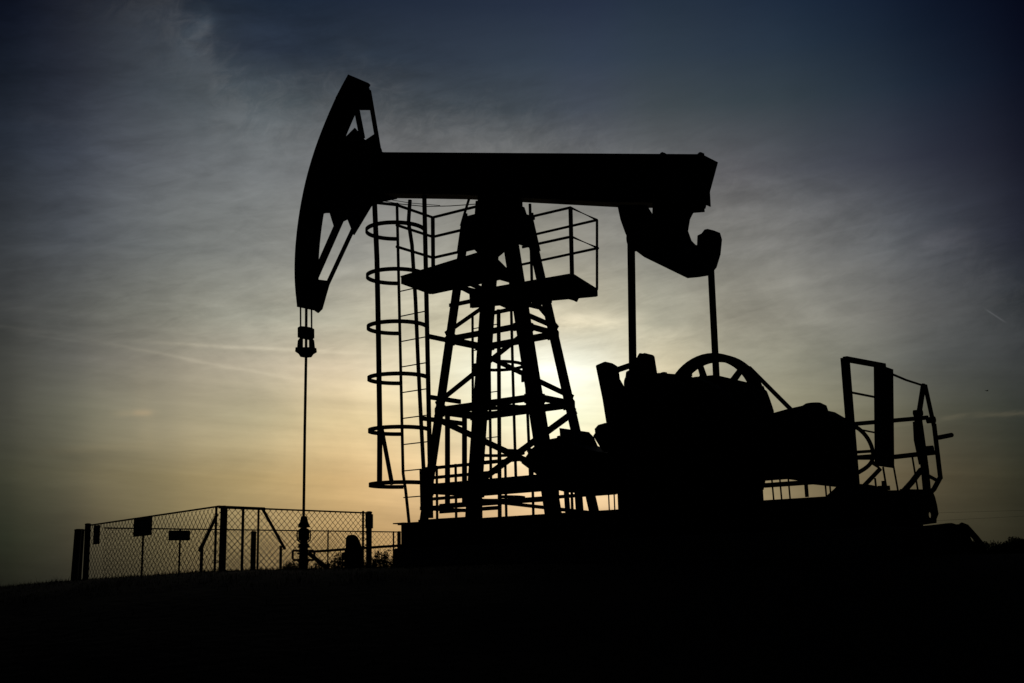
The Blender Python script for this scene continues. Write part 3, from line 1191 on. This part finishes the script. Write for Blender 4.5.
m.tube(refine([onY(x, y, .3) for x, y in ((844, 423.5), (856, 427), (866, 436), (872, 448), (872.5, 459), (867, 467), (854, 475))], 4), .025, 8)
m.tube([onY(872, 462, .3), onY(880, 469, .3), onY(862, 488, .3)], .028, 8)
m.tube([onY(850, 458, .3), onY(876, 458, .3)], .022, 8)
m.tube([onY(850, 452.5, .1), onY(874, 451, .1)], .018, 8)
m.each('belt_guard_tube', STEEL, pj, ZO)

# brake drum housing left of the gearbox
m = MB()
dr = [(521, 463, -.35), (531, 449, -.35), (540, 441, -.35), (560, 437, -.35), (583, 431, .2), (590, 433, .35), (594, 437, .35), (598, 446, .35), (625, 455, .35), (625, 494, .35), (597, 494.5, .35), (578, 490, .35), (557, 489, .35), (550, 487, .35), (541, 478, -.35)]
m.prism_y(PY(dr), -.35, .35)
bd = part(m, 'brake_housing', STEEL2, bevel=.03)
m = MB()
m.prism_y(PY([(606, 423), (599, 425), (595.5, 429), (596, 433), (594, 436), (597, 441), (604, 452), (616, 452), (616, 423)], -1.0), -1.02, -.98)
part(m, 'crank_guard', STEEL2)
for (a, b) in (((578, 488), (580, 515)), ((566, 487), (568, 516))):
    m = MB()
    yy = 0 if a[0] > 570 else .34
    m.bar(onY(*a, yy), onY(*b, yy), .10 if yy == 0 else .045, .06)
    m.build('housing_leg', STEEL, bd, ZO)
m = MB()
m.tube([onY(529, 450, -.3), onY(536, 456, -.3), onY(548, 468, -.3)], .04, 8)
part(m, 'brake_rod', STEEL)

# far side guard rail round the moving parts
m = MB()
YG = 1.12
for pa_, x_end in (((423, 469), 545), ((430, 485.5), 560), ((440, 492.5), 560), ((440, 505.5), 615), ((430, 478), 500), ((432, 499), 478), ((440, 512), 500)):
    a = onY(*pa_, YG)
    b = onY(x_end, 470, YG)
    m.bar(a, Vector((b.x, YG, a.z)), .035, .05)
for px in (437, 456, 481, 506, 533, 558, 572):
    p = onY(px, 500, YG)
    m.bar((p.x, YG, .44), (p.x, YG, onY(423, 469, YG).z + .03), .03, .03)
a = onY(428, 516, YG)
m.bar(Vector((a.x, YG - .2, .9)), Vector((a.x + 1.2, YG - .2, .9)), .06, .12)
m.each('guard_bar', STEEL, pj, ZO)
m = MB()
for px in (771, 779, 787.5, 824, 828.5):
    m.tube([onY(px, 470, 1.25), onY(px + 3, 503, 1.25)], .011, 6)
for px in (608, 613.5, 617.5):
    m.tube([onY(px, 480, 1.25), onY(px + 1.5, 515, 1.25)], .010, 6)
a = onY(600, 487, 1.25)
b = onY(830, 480, 1.25)
m.tube([Vector((a.x, 1.25, 1.3)), Vector((b.x, 1.25, 1.3))], .012, 6)
m.bar(Vector((a.x, 1.25, .62)), Vector((b.x, 1.25, .62)), .04, .04)
m.each('guard_wire', STEEL, pj, ZO)

# guard frame across the right end of the skid
XR = 5.5
gf = empty('end_guard', (0, 0, 0))
gf.parent = pj
P1t, P1b = onX(845, 358, XR), onX(855.5, 490, XR)
m = MB()
m.bar(P1t, P1b, .075, .075, up=(1, 0, 0))
m.build('guard_post', STEEL, gf, ZO)
m = MB()
m.bar(P1t + Vector((0, 0, -.01)), onX(884, 366, XR), .05, .055)
m.build('top_rail', STEEL, gf, ZO)
m = MB()
pts = [onX(893, 374.5, XR), onX(906, 380, XR), onX(923, 385.5, XR)]
m.tube(pts, .014, 8)
m.tube([onX(849, 392, XR), onX(877, 397.5, XR)], .013, 6)
m.tube([onX(852, 428, XR), onX(877, 433, XR)], .010, 6)
m.each('stay_wire', STEEL, gf, ZO)
m = MB()
for (l_, r_, z_off, rr) in (((848, 424.5), (928, 417.5), 0, .030), ((894, 457), (934, 452.5), 0, .034), ((856, 457), (877, 455.5), 0, .022)):
    b = onX(*r_, XR)
    a = onZ(*l_, b.z)
    m.bar(a, b, rr * 1.6, rr * 1.6)
m.each('mid_rail', STEEL, gf, ZO)
# perforated cable riser
rz = MB()
tl, tr, br_, bl_ = (874.5, 366), (892.5, 369), (893.5, 468), (875.5, 465.5)
yz = PX([(874.5, 366.5), (879, 365), (884, 366.5), (892.5, 369.5), (893.5, 468), (875.5, 465.5)], XR + .02)
rz.prism_x(yz, XR + .01, XR + .03)
ris = rz.build('cable_riser_panel', STEEL, gf, ZO)
m = MB()
for k in range(13):
    p = onX(885 + k * .05, 374 + k * 6.8, XR + .03)
    m.cyl((XR + .028, p.y, p.z), (XR + .044, p.y, p.z), .010, 6)
m.each('rivet', GALV, ris, ZO)
m = MB()
for a, b in (((883, 467), (887, 491)), ((893.5, 466), (898, 491)), ((912, 455), (918, 491)), ((875, 478), (876.5, 491)), ((853.5, 480), (857, 490))):
    m.tube([onX(*a, XR), onX(*b, XR)], .011, 6)
m.each('thin_upright', STEEL, gf, ZO)
m = MB()
m.bar(onX(883.5, 481, XR), onX(884, 491, XR), .035, .035)
m.bar(onX(880, 488, XR), onX(888, 488, XR), .05, .05)
m.build('anchor_stud', STEEL, gf, ZO)

# brake lever frame at the far right corner
bf = empty('brake_lever_frame', (0, 0, 0))
bf.parent = pj
m = MB()
for pts, r in (([(923.5, 385), (918, 420)], .034), ([(917.5, 415), (921, 440), (925, 470), (927, 492)], .050), ([(925, 385), (934, 426)], .028), ([(934, 424), (940.5, 479)], .030), ([(940.5, 477), (934, 489), (929, 494)], .030), ([(915, 422), (916, 440), (921, 464)], .028), ([(921, 470), (912, 482), (903, 492)], .034), ([(927, 475), (938, 481)], .022)):
    m.tube([onX(x, y, XR + .02) for x, y in pts], r, 8)
for (px, py) in ((918, 413), (931, 420), (929, 449)):
    q = onX(px, py, XR + .02)
    m.cyl(q - Vector((.05, 0, 0)), q + Vector((.05, 0, 0)), .04, 10)
m.build('frame', STEEL, bf, ZO)
m = MB()
m.tube([onX(932, 421, XR + .05), onX(934.5, 433, XR + .05), onX(938, 437.5, XR + .05), onX(944, 437, XR + .05)], .016, 8)
m.tube([onX(939, 437.5, XR + .05), onX(951.5, 435, XR + .05)], .030, 10)
m.build('brake_lever', STEEL, bf, ZO)

# sagging cable under the beam
m = MB()
m.tube([onY(384, 201, -.3), onY(400, 204, -.3), onY(425, 206.5, -.3), onY(450, 206, -.3), onY(478, 204, -.3)], .007, 5)
m.tube([onY(380, 198, -.28), onY(410, 203, -.28), onY(440, 205.5, -.28)], .005, 5)
m.tube([onY(469, 199, -.3), onY(465, 212, -.3), onY(461, 226, -.3)], .02, 6)
m.each('grease_line', STEEL, pj, ZO)

# ------------------------------------------------------------------ hanger and polished rod below the horsehead
rx = onY(306, 350, 0)
ro = pump_empty('polished_rod_hanger', rx.x, 0, 1.1)
RO = (rx.x, 0, 1.1)
for px in (300.5, 311.5):
    m = MB()
    m.tube([onY(px, 303, 0), onY(px + .2, 345, 0)], .014, 8)
    m.build('bridle_cable', GALV, ro, RO)
m = MB()
m.tube([onY(306.3, 305, 0), onY(306, 360, 0), onY(304.8, 430, 0), onY(303.6, 519, 0)], .023, 10)
m.build('polished_rod', GALV, ro, RO)
m = MB()
m.prism_y(PY([(300.5, 328), (303, 326.5), (309, 327), (311.5, 328.5), (311.5, 338), (306, 339.5), (300.5, 338)], 0), -.07, .07)
m.build('carrier_bar', STEEL, ro, RO, bevel=.01)
for s in (-1, 1):
    m = MB()
    x = 306 + s * 5.6
    m.tube([onY(x - s * 1.6, 337, 0), onY(x, 341, 0), onY(x + s * .4, 348, 0), onY(x - s * .2, 353, 0)], [.02, .045, .05, .035], 10)
    m.build('cable_socket', STEEL, ro, RO)
m = MB()
m.prism_y(PY([(298, 347.5), (314, 347.5), (314.5, 352), (311, 354), (309, 357), (303, 357.5), (301, 354.5), (297.5, 352)], 0), -.06, .06)
m.build('rod_clamp', STEEL, ro, RO, bevel=.01)
tag(ro, 'slim polished rod on two short bridle cables below the tip of the horsehead', 'sucker rod hanger')

# ------------------------------------------------------------------ wellhead
wx = onY(303.5, 560, 0)
wh = pump_empty('wellhead', wx.x, 0, -.05)
WO = (wx.x, 0, -.05)
PXM = 20.0 / 1200                              # metres per pixel there


def zat(py):
    return onY(303.5, py, 0).z


xc = wx.x
m = MB()
m.lathe((xc, 0, 0), [(.075, -.05), (.075, zat(565)), (.085, zat(562)), (.10, zat(561.8)), (.10, zat(559)), (.075, zat(558.8)), (.07, zat(554.5)), (.105, zat(554.3)), (.105, zat(552.6)), (.07, zat(552.4)), (.07, zat(548)), (.10, zat(547.8)), (.10, zat(546.2)), (.085, zat(546)), (.085, zat(544)), (.06, zat(543.5)), (.06, zat(541))], 20)
m.build('casing_head', RUST, wh, WO)
m = MB()
m.lathe((xc, 0, 0), [(.055, zat(541)), (.085, zat(540)), (.09, zat(538)), (.09, zat(530.5)), (.075, zat(529)), (.05, zat(528.5)), (.05, zat(527.6)), (.10, zat(527.4)), (.095, zat(526)), (.062, zat(521)), (.052, zat(517)), (.042, zat(516.4))], 20)
m.build('stuffing_box', STEEL2, wh, WO)
m = MB()
for s in (-1, 1):
    c_ = Vector((xc + s * .07, -.0, zat(535)))
    p = [onY(303.8 + s * x, y, 0) for x, y in ((3.5, 529.5), (6.3, 531), (6.8, 535), (6.3, 540), (3.5, 542.5))]
    m.tube(p, .012, 6)
m.each('clamp_bolt', STEEL2, wh, WO)
for s in (-1, 1):
    m = MB()
    p = [onY(303.5 + s * x, y, 0) for x, y in ((3, 551), (9.5, 550.5), (10.8, 552), (10.8, 558.5), (9.8, 560), (4, 560))]
    m.tube(p, .018, 8)
    m.build('side_valve', RUST, wh, WO)
m = MB()
m.tube([onY(309, 553.5, -.1), onY(317, 560, -.1), onY(330, 571, -.1)], .035, 10)
m.tube([onY(311, 551.6, 0), onY(316, 551.4, 0), onY(350, 549, 0), onY(378, 547, 0), onY(402, 545.5, 0)], .020, 8)
m.each('flow_line', RUST, wh, WO)
tag(wh, 'squat wellhead with stuffing box and side valves inside the fence', 'wellhead')

# cowl-shaped housing beside the wellhead
cpos = onY(354, 572, -.4)
ck = pump_empty('meter_housing', cpos.x, -.4, -.05)
CO = (cpos.x, -.4, -.05)
m = MB()
sec = [(343.5, 363.5, 580), (344, 363.5, 566), (343.5, 363, 556), (344.5, 362.5, 550), (346, 361.5, 547), (346.3, 359.5, 542), (347, 357, 538), (348.5, 355, 535.7), (350.5, 353.5, 534.8)]
rings = []
for l_, r_, y in sec:
    a, b = onY(l_, y, -.4), onY(r_, y, -.4)
    mid_, hw = (a + b) / 2, (b.x - a.x) / 2
    rings.append([mid_ + Vector((hw * .88 * math.cos(t), min(hw, .09) * math.sin(t), 0)) for t in [2 * math.pi * k / 18 for k in range(18)]])
m.quad_ring(rings)
m.build('cowl', STEEL2, ck, CO, smooth_=True)
m = MB()
a = onY(344, 556, -.45)
m.lathe((a.x, -.42, a.z), [(.02, -.06), (.06, -.05), (.06, .05), (.02, .06)], 12)
m.build('valve_cap', RUST, ck, CO)
tag(ck, 'dark hunched cowl-shaped housing standing right of the wellhead', 'valve housing')


# ------------------------------------------------------------------ chain link fence round the well
def world_at(px, py, d):
    """point at depth d (metres along the ground) seen at the pixel, relative to eye level"""
    r = ray(px, py)
    return r * (d / r.y)


dNL = 17.0
NL = world_at(219, 507, dNL)
NR = world_at(369, 513, dNL * NL.z / NL.z * 79 / 70)
H = NL.z


def top_at(px, py, z):
    r = ray(px, py)
    return r * (z / r.z)


FL = top_at(88, 525.5, H * .985)
FR = top_at(399, 532, H * .955)
NR = top_at(369, 513, H * .99)
FB = top_at(104, 528, H * .965)
fr = empty('chain_link_fence', (NL.x, NL.y, EYE))
FO = (NL.x, NL.y, 0)
tag(fr, 'low chain link fence with steel posts round the wellhead', 'fence')
GZ = -.08


def vpost(p, zt, r, n=10, name='post', lean=(0, 0), square=False, zb=GZ - .2):
    m = MB()
    a = Vector((p.x, p.y, zb))
    b = Vector((p.x + lean[0], p.y + lean[1], zt))
    if square:
        m.bar(a, b, r * 2, r * 2)
    else:
        m.tube([a, b], r, n)
        m.lathe((b.x, b.y, b.z), [(r * 1.12, -.01), (r * 1.12, .008), (r * .5, .018)], n)
    return m.build(name, GALV, fr, FO)


def wire_panel(a, b, zt0, zt1, zb0, cell, name='wire_mesh', r=.0026):
    """diamonds between posts a and b: straight zigzag wires, each a thin three-sided rod"""
    m = MB()
    ln = math.hypot(b.x - a.x, b.y - a.y)
    ux, uy = (b.x - a.x) / ln, (b.y - a.y) / ln

    def top(s):
        return zt0 + (zt1 - zt0) * s / ln

    def P(s, z):
        return Vector((a.x + ux * s, a.y + uy * s, z))
    hgt = max(zt0, zt1) - zb0
    k = -hgt
    # diagonal going up-right: z - zb0 = s - k ; slope 1.15
    sl_ = .95
    k = -hgt / sl_
    while k < ln:
        s0 = max(k, 0)
        z0 = zb0 + (s0 - k) * sl_
        s1 = ln
        z1 = zb0 + (s1 - k) * sl_
        # clip to the top line
        tz = lambda s: top(s)
        if z1 > tz(s1):
            # solve zb0 + (s-k)*sl = zt0 + g s
            gq = (zt1 - zt0) / ln
            s1 = (zt0 - zb0 + k * sl_) / (sl_ - gq)
            z1 = tz(s1)
        if s1 > s0 + .01:
            m.tube([P(s0, z0), P(s1, z1)], r, 3)
        # mirrored
        k2 = k
        s0 = max(k2, 0)
        z0 = zb0 + (s0 - k2) * sl_
        if s1 > s0 + .01:
            # mirror about the panel centre
            ma, mb_ = ln - s0, ln - s1
            za_, zb_ = zb0 + (s0 - k2) * sl_, zb0 + (s1 - k2) * sl_
            tm = top(max(mb_, 0))
            if zb_ > tm:
                q = (tm - za_) / (zb_ - za_) if zb_ != za_ else 1
                mb_ = ma + (mb_ - ma) * max(q, 0)
                zb_ = tm
            if zb_ > za_ + .01:
                m.tube([P(ma, za_), P(mb_, zb_)], r, 3)
        k += cell
    return m.build(name, GALV, fr, FO)


wire_panel(NL, NR, NL.z, NR.z, GZ, .102, r=.0046)
wire_panel(FL, NL, FL.z, NL.z, GZ, .135, r=.0042)
wire_panel(FB, FR, FB.z - .0, FR.z, GZ, .115, r=.0036)
# rails along the tops
m = MB()
m.tube([NL, NL + (NR - NL) * .28], .022, 8)
m.tube([NL + (NR - NL) * .28, NR], .012, 8)
m.build('top_rail', GALV, fr, FO)
m = MB()
m.tube([FL, NL + Vector((0, 0, .01))], .013, 8)
m.build('top_rail', GALV, fr, FO)
m = MB()
m.tube([FB, FR], .012, 8)
m.build('top_rail', GALV, fr, FO)
vpost(NL + Vector((.062, 0, 0)), H + .0, .050, lean=(.01, 0))
vpost(NR, NR.z + .01, .046)
m = MB()
q = NR + Vector((.004, -.0, 0))
m.box((q.x - .055, q.y - .055, NR.z - .24), (q.x + .055, q.y + .055, NR.z - .02))
m.build('hinge_clamp', GALV, fr, FO)
vpost(FL, FL.z + .02, .050)
a = top_at(76, 530, FL.z - .06)
vpost(a, a.z, .062, lean=(.04, 0))
a2 = top_at(80.5, 530, FL.z - .05)
vpost(a2, a2.z, .050, lean=(.02, 0))
vpost(FR, FR.z, .040)


def thin(px, py0, dpl, r, frac=None):
    p = dpl(px)
    return vpost(p, top_at_line(p, px, py0), r, 8)


def on_line(A, B, px):
    """point on the ground line A-B seen in column px (near y 540)"""
    r = ray(px, 540)
    # intersect in plan
    dx, dy = B.x - A.x, B.y - A.y
    den = r.x * dy - r.y * dx
    t = (A.x * dy - A.y * dx) / den
    return Vector((r.x * t, r.y * t, r.z * t))


def zcol(p, px, py):
    r = ray(px, py)
    return r.z * (p.y / r.y)


for A, B, px, py, r in ((FB, FR, 143, 529, .020), (FB, FR, 180, 530, .018), (FL, NL, 202, 547, .024), (FL, NL, 215.5, 508, .018),
                        (NL, NR, 242.5, 508, .020), (NL, NR, 258, 509, .016), (NL, NR, 281, 547, .020), (NL, NR, 363, 512, .018),
                        (FB, FR, 253.5, 532, .052), (FB, FR, 328, 531, .015), (FB, FR, 393.5, 532, .018)):
    p = on_line(A, B, px)
    vpost(p, zcol(p, px, py), r, 8)
m = MB()
p, q = on_line(FL, NL, 216), on_line(FL, NL, 200)
p.z, q.z = zcol(p, 216, 515), zcol(q, 199.5, 551)
m.tube([p, q], .022, 8)
p, q = on_line(NL, NR, 262), on_line(NL, NR, 285)
p.z, q.z = zcol(p, 262, 509), zcol(q, 285, 549)
m.tube([p, q], .022, 8)
m.each('brace', GALV, fr, FO)


def plate(name, A, B, pxs, label, thick=.012, cat='sign', off=.03):
    (x0, x1, y0, y1, y0r, y1r) = pxs
    p, q = on_line(A, B, x0), on_line(A, B, x1)
    nrm = Vector((-(q.y - p.y), q.x - p.x, 0)).normalized()
    if nrm.y > 0:
        nrm = -nrm
    pts = [Vector((p.x, p.y, zcol(p, x0, y1))), Vector((q.x, q.y, zcol(q, x1, y1r))), Vector((q.x, q.y, zcol(q, x1, y0r))), Vector((p.x, p.y, zcol(p, x0, y0)))]
    m = MB()
    m.quad_ring([[v + nrm * off for v in pts], [v + nrm * (off + thick) for v in pts]])
    org = (pts[0] + pts[1]) / 2
    ob = m.build(name, SIGN, None, org, bevel=.002)
    ob.location = (org.x, org.y, org.z + EYE)
    tag(ob, label, cat)
    return ob


plate('sign_board', FL, NL, (135.5, 153.5, 518.5, 537, 517, 535), 'larger squarish blank sign plate hung high on the left fence panel')
plate('sign_board', FL, NL, (171, 192, 530.5, 540.5, 530.5, 540.5), 'smaller wide low sign plate on the left fence panel nearest the corner post')
plate('sign_board', FL, NL, (95.5, 101.5, 525.5, 544.5, 525, 544), 'narrow upright dark strip hung on the fence beside the far left post')


# ------------------------------------------------------------------ vegetation
def leaf_cloud(m, c, rx_, ry_, rz_, n, s):
    for _ in range(n):
        while True:
            v = Vector((random.uniform(-1, 1), random.uniform(-1, 1), random.uniform(-1, 1)))
            if v.length < 1:
                break
        p = Vector((c[0] + v.x * rx_, c[1] + v.y * ry_, c[2] + v.z * rz_))
        a = Vector((random.gauss(0, 1), random.gauss(0, 1), random.gauss(0, 1))).normalized()
        b = a.orthogonal().normalized() * s * random.uniform(.4, .9)
        a = a * s * random.uniform(.6, 1.3)
        k = len(m.v)
        m.v += [p - a * .5, p + b * .35, p + a * .5, p - b * .35]
        m.f.append((k, k + 1, k + 2, k + 3))


def shrub(px, d, w, h, label, n=160):
    r = ray(px, 560)
    x, y = r.x * d / r.y, d
    z = ground_h(x, y)
    t = empty('shrub', (x, y, z + EYE))
    m = MB()
    l_ = MB()
    for k in range(7):
        a = random.uniform(0, 6.28)
        q = Vector((math.cos(a) * w * random.uniform(.2, .8), math.sin(a) * w * .5, h * random.uniform(.6, 1)))
        m.tube([(0, 0, 0), q * .5 + Vector((0, 0, h * .1)), q], [.012, .008, .003], 5)
        leaf_cloud(l_, q * .95, w * .3, w * .3, h * .16, n // 5, .035)
        leaf_cloud(l_, q * .6, w * .35, w * .35, h * .25, n // 3, .035)
    leaf_cloud(l_, (0, 0, h * .48), w * .9, w * .5, h * .42, n * 3, .045)
    m.build('stems', BARK, t)
    l_.build('foliage', LEAF, t)
    tag(t, label, 'shrub', 'low weeds growing round the fenced well')


shrub(292, 21.5, .22, .44, 'small low weed clump just left of the wellhead')
shrub(340, 21.5, .30, .52, 'bushy weed clump between the wellhead and the cowl-shaped housing', 260)
shrub(322, 21.8, .28, .43, 'low weed clump just right of the wellhead behind the slanting pipe')
shrub(381, 21.0, .18, .60, 'tallest spiky weed right of the near right fence post', 200)
shrub(371, 20.6, .26, .45, 'weed clump at the foot of the near right fence post')
shrub(397, 19.0, .20, .42, 'weed clump against the left end of the concrete foundation')


def tree(px, d, top_py, w, label):
    r = ray(px, top_py)
    k = d / r.y
    x, y, zt = r.x * k, d, r.z * k
    zg_ = ground_h(x, y) - .05
    h = zt - zg_
    t = empty('tree', (x, y, zg_ + EYE))
    m = MB()
    m.tube([(0, 0, 0), (random.uniform(-.1, .1), 0, h * .4), (random.uniform(-.2, .2), 0, h * .8)], [.14, .10, .03], 8)
    for i in range(5):
        a = random.uniform(0, 6.28)
        z0 = h * random.uniform(.25, .55)
        m.tube([(0, 0, z0), (math.cos(a) * w * .5, math.sin(a) * w * .5, z0 + h * .25)], [.05, .015], 6)
    m.build('trunk', BARK, t)
    c = MB()
    for i in range(17):
        a = random.uniform(0, 6.28)
        rr = w * random.uniform(.1, .8)
        q = (math.cos(a) * rr, math.sin(a) * rr, h * random.uniform(.12, .82))
        s = w * random.uniform(.28, .5)
        leaf_cloud(c, q, s, s, min(s * .8, h * .17), 150, .22)
    leaf_cloud(c, (0, 0, h * .45), w * .85, w * .85, h * .42, 900, .26)
    leaf_cloud(c, (0, 0, h * .22), w * 1.0, w * 1.0, h * .22, 700, .26)
    c.build('crown', LEAF, t)
    tag(t, label, 'tree', 'trees of the far field edge')


for px, tp, w, d, lb in ((968, 536, 1.5, 104, 'low far tree half hidden by the end of the foundation'),
                         (980, 534.5, 1.1, 101, 'round far tree first right of the foundation end'),
                         (992.5, 534, 1.3, 106, 'broad far tree second right of the foundation end'),
                         (1003, 535, .9, 100, 'smallest and lowest far tree in the gap of the row'),
                         (1013, 531, 1.4, 104, 'tallest far tree of the row near the right edge'),
                         (1023, 533, 1.1, 102, 'rightmost far tree, cut by the right edge of the view')):
    tree(px, d, tp, w, lb)

# ------------------------------------------------------------------ sloping steel step at the right end of the foundation
a = onX(963, 524, 6.2)
st = pump_empty('steel_step', 6.15, .9, -.1)
SO = (6.15, .9, -.1)
m = MB()
XS_ = 6.15
m.prism_x(PX([(938, 524.5), (950, 523), (955, 524.5), (961, 524), (964, 529), (972, 545), (972, 560), (922, 560), (922, 526)], XS_), XS_ - .04, XS_ + .03)
m.build('step_side', STEEL, st, SO, bevel=.01)
m = MB()
m.tube([onX(962, 525.5, XS_ + .05), onX(966, 527, XS_ + .05), onX(976, 538, XS_ + .05), onX(984, 548, XS_ + .05)], .035, 8)
m.build('hand_bar', STEEL, st, SO)
tag(st, 'low steel step box with a sloping bar at the right end of the foundation', 'step')

# ------------------------------------------------------------------ distant power line
pw = empty('power_line', (0, 150, ground_h(0, 150) + EYE))
pts_l = ray(700, 527) * (150 / ray(700, 527).y)
pts_r = ray(1240, 503) * (165 / ray(1240, 503).y)
PWO = (0, 150, ground_h(0, 150))
for P_ in (pts_l, pts_r):
    m = MB()
    zg_ = ground_h(P_.x, P_.y) - .3
    m.tube([(P_.x, P_.y, zg_), (P_.x, P_.y, P_.z + .6)], [.16, .11], 10)
    m.bar((P_.x - .9, P_.y, P_.z + .1), (P_.x + .9, P_.y, P_.z + .1), .1, .12)
    m.build('pole', WOODP, pw, PWO)
for (a, b, sag) in (((700, 518), (1240, 502), .25), ((700, 531), (1240, 503), .25)):
    A = ray(*a) * (150 / ray(*a).y)
    B = ray(*b) * (165 / ray(*b).y)
    m = MB()
    m.tube([A + (B - A) * (k / 16) - Vector((0, 0, sag * 4 * (k / 16) * (1 - k / 16))) for k in range(17)], .012, 5)
    m.build('wire', RUBBER, pw, PWO)
tag(pw, 'two faint overhead wires crossing the sky low at the right', 'power line')

# ------------------------------------------------------------------ bird
P_ = ray(987, 391) * (120 / ray(987, 391).y)
m = MB()
m.tube([(-.16, 0, 0), (-.08, 0, .015), (.05, 0, .02), (.13, 0, .02), (.18, 0, .015)], [.008, .035, .045, .025, .006], 8)
for s in (-1, 1):
    m.quad_ring([[(-.04, 0, .03), (.06, 0, .035), (.06, 0, .045), (-.04, 0, .04)],
                 [(-.03, s * .16, .09), (.04, s * .16, .09), (.04, s * .16, .098), (-.03, s * .16, .098)],
                 [(-.06, s * .30, .06), (-.03, s * .30, .06), (-.03, s * .30, .066), (-.06, s * .30, .066)]])
bi = m.build('bird', FEATHER)
bi.location = (P_.x, P_.y, P_.z + EYE)
bi.rotation_euler = (0, 0, .3)
tag(bi, 'tiny dark bird gliding high in the clear sky at the right', 'bird')
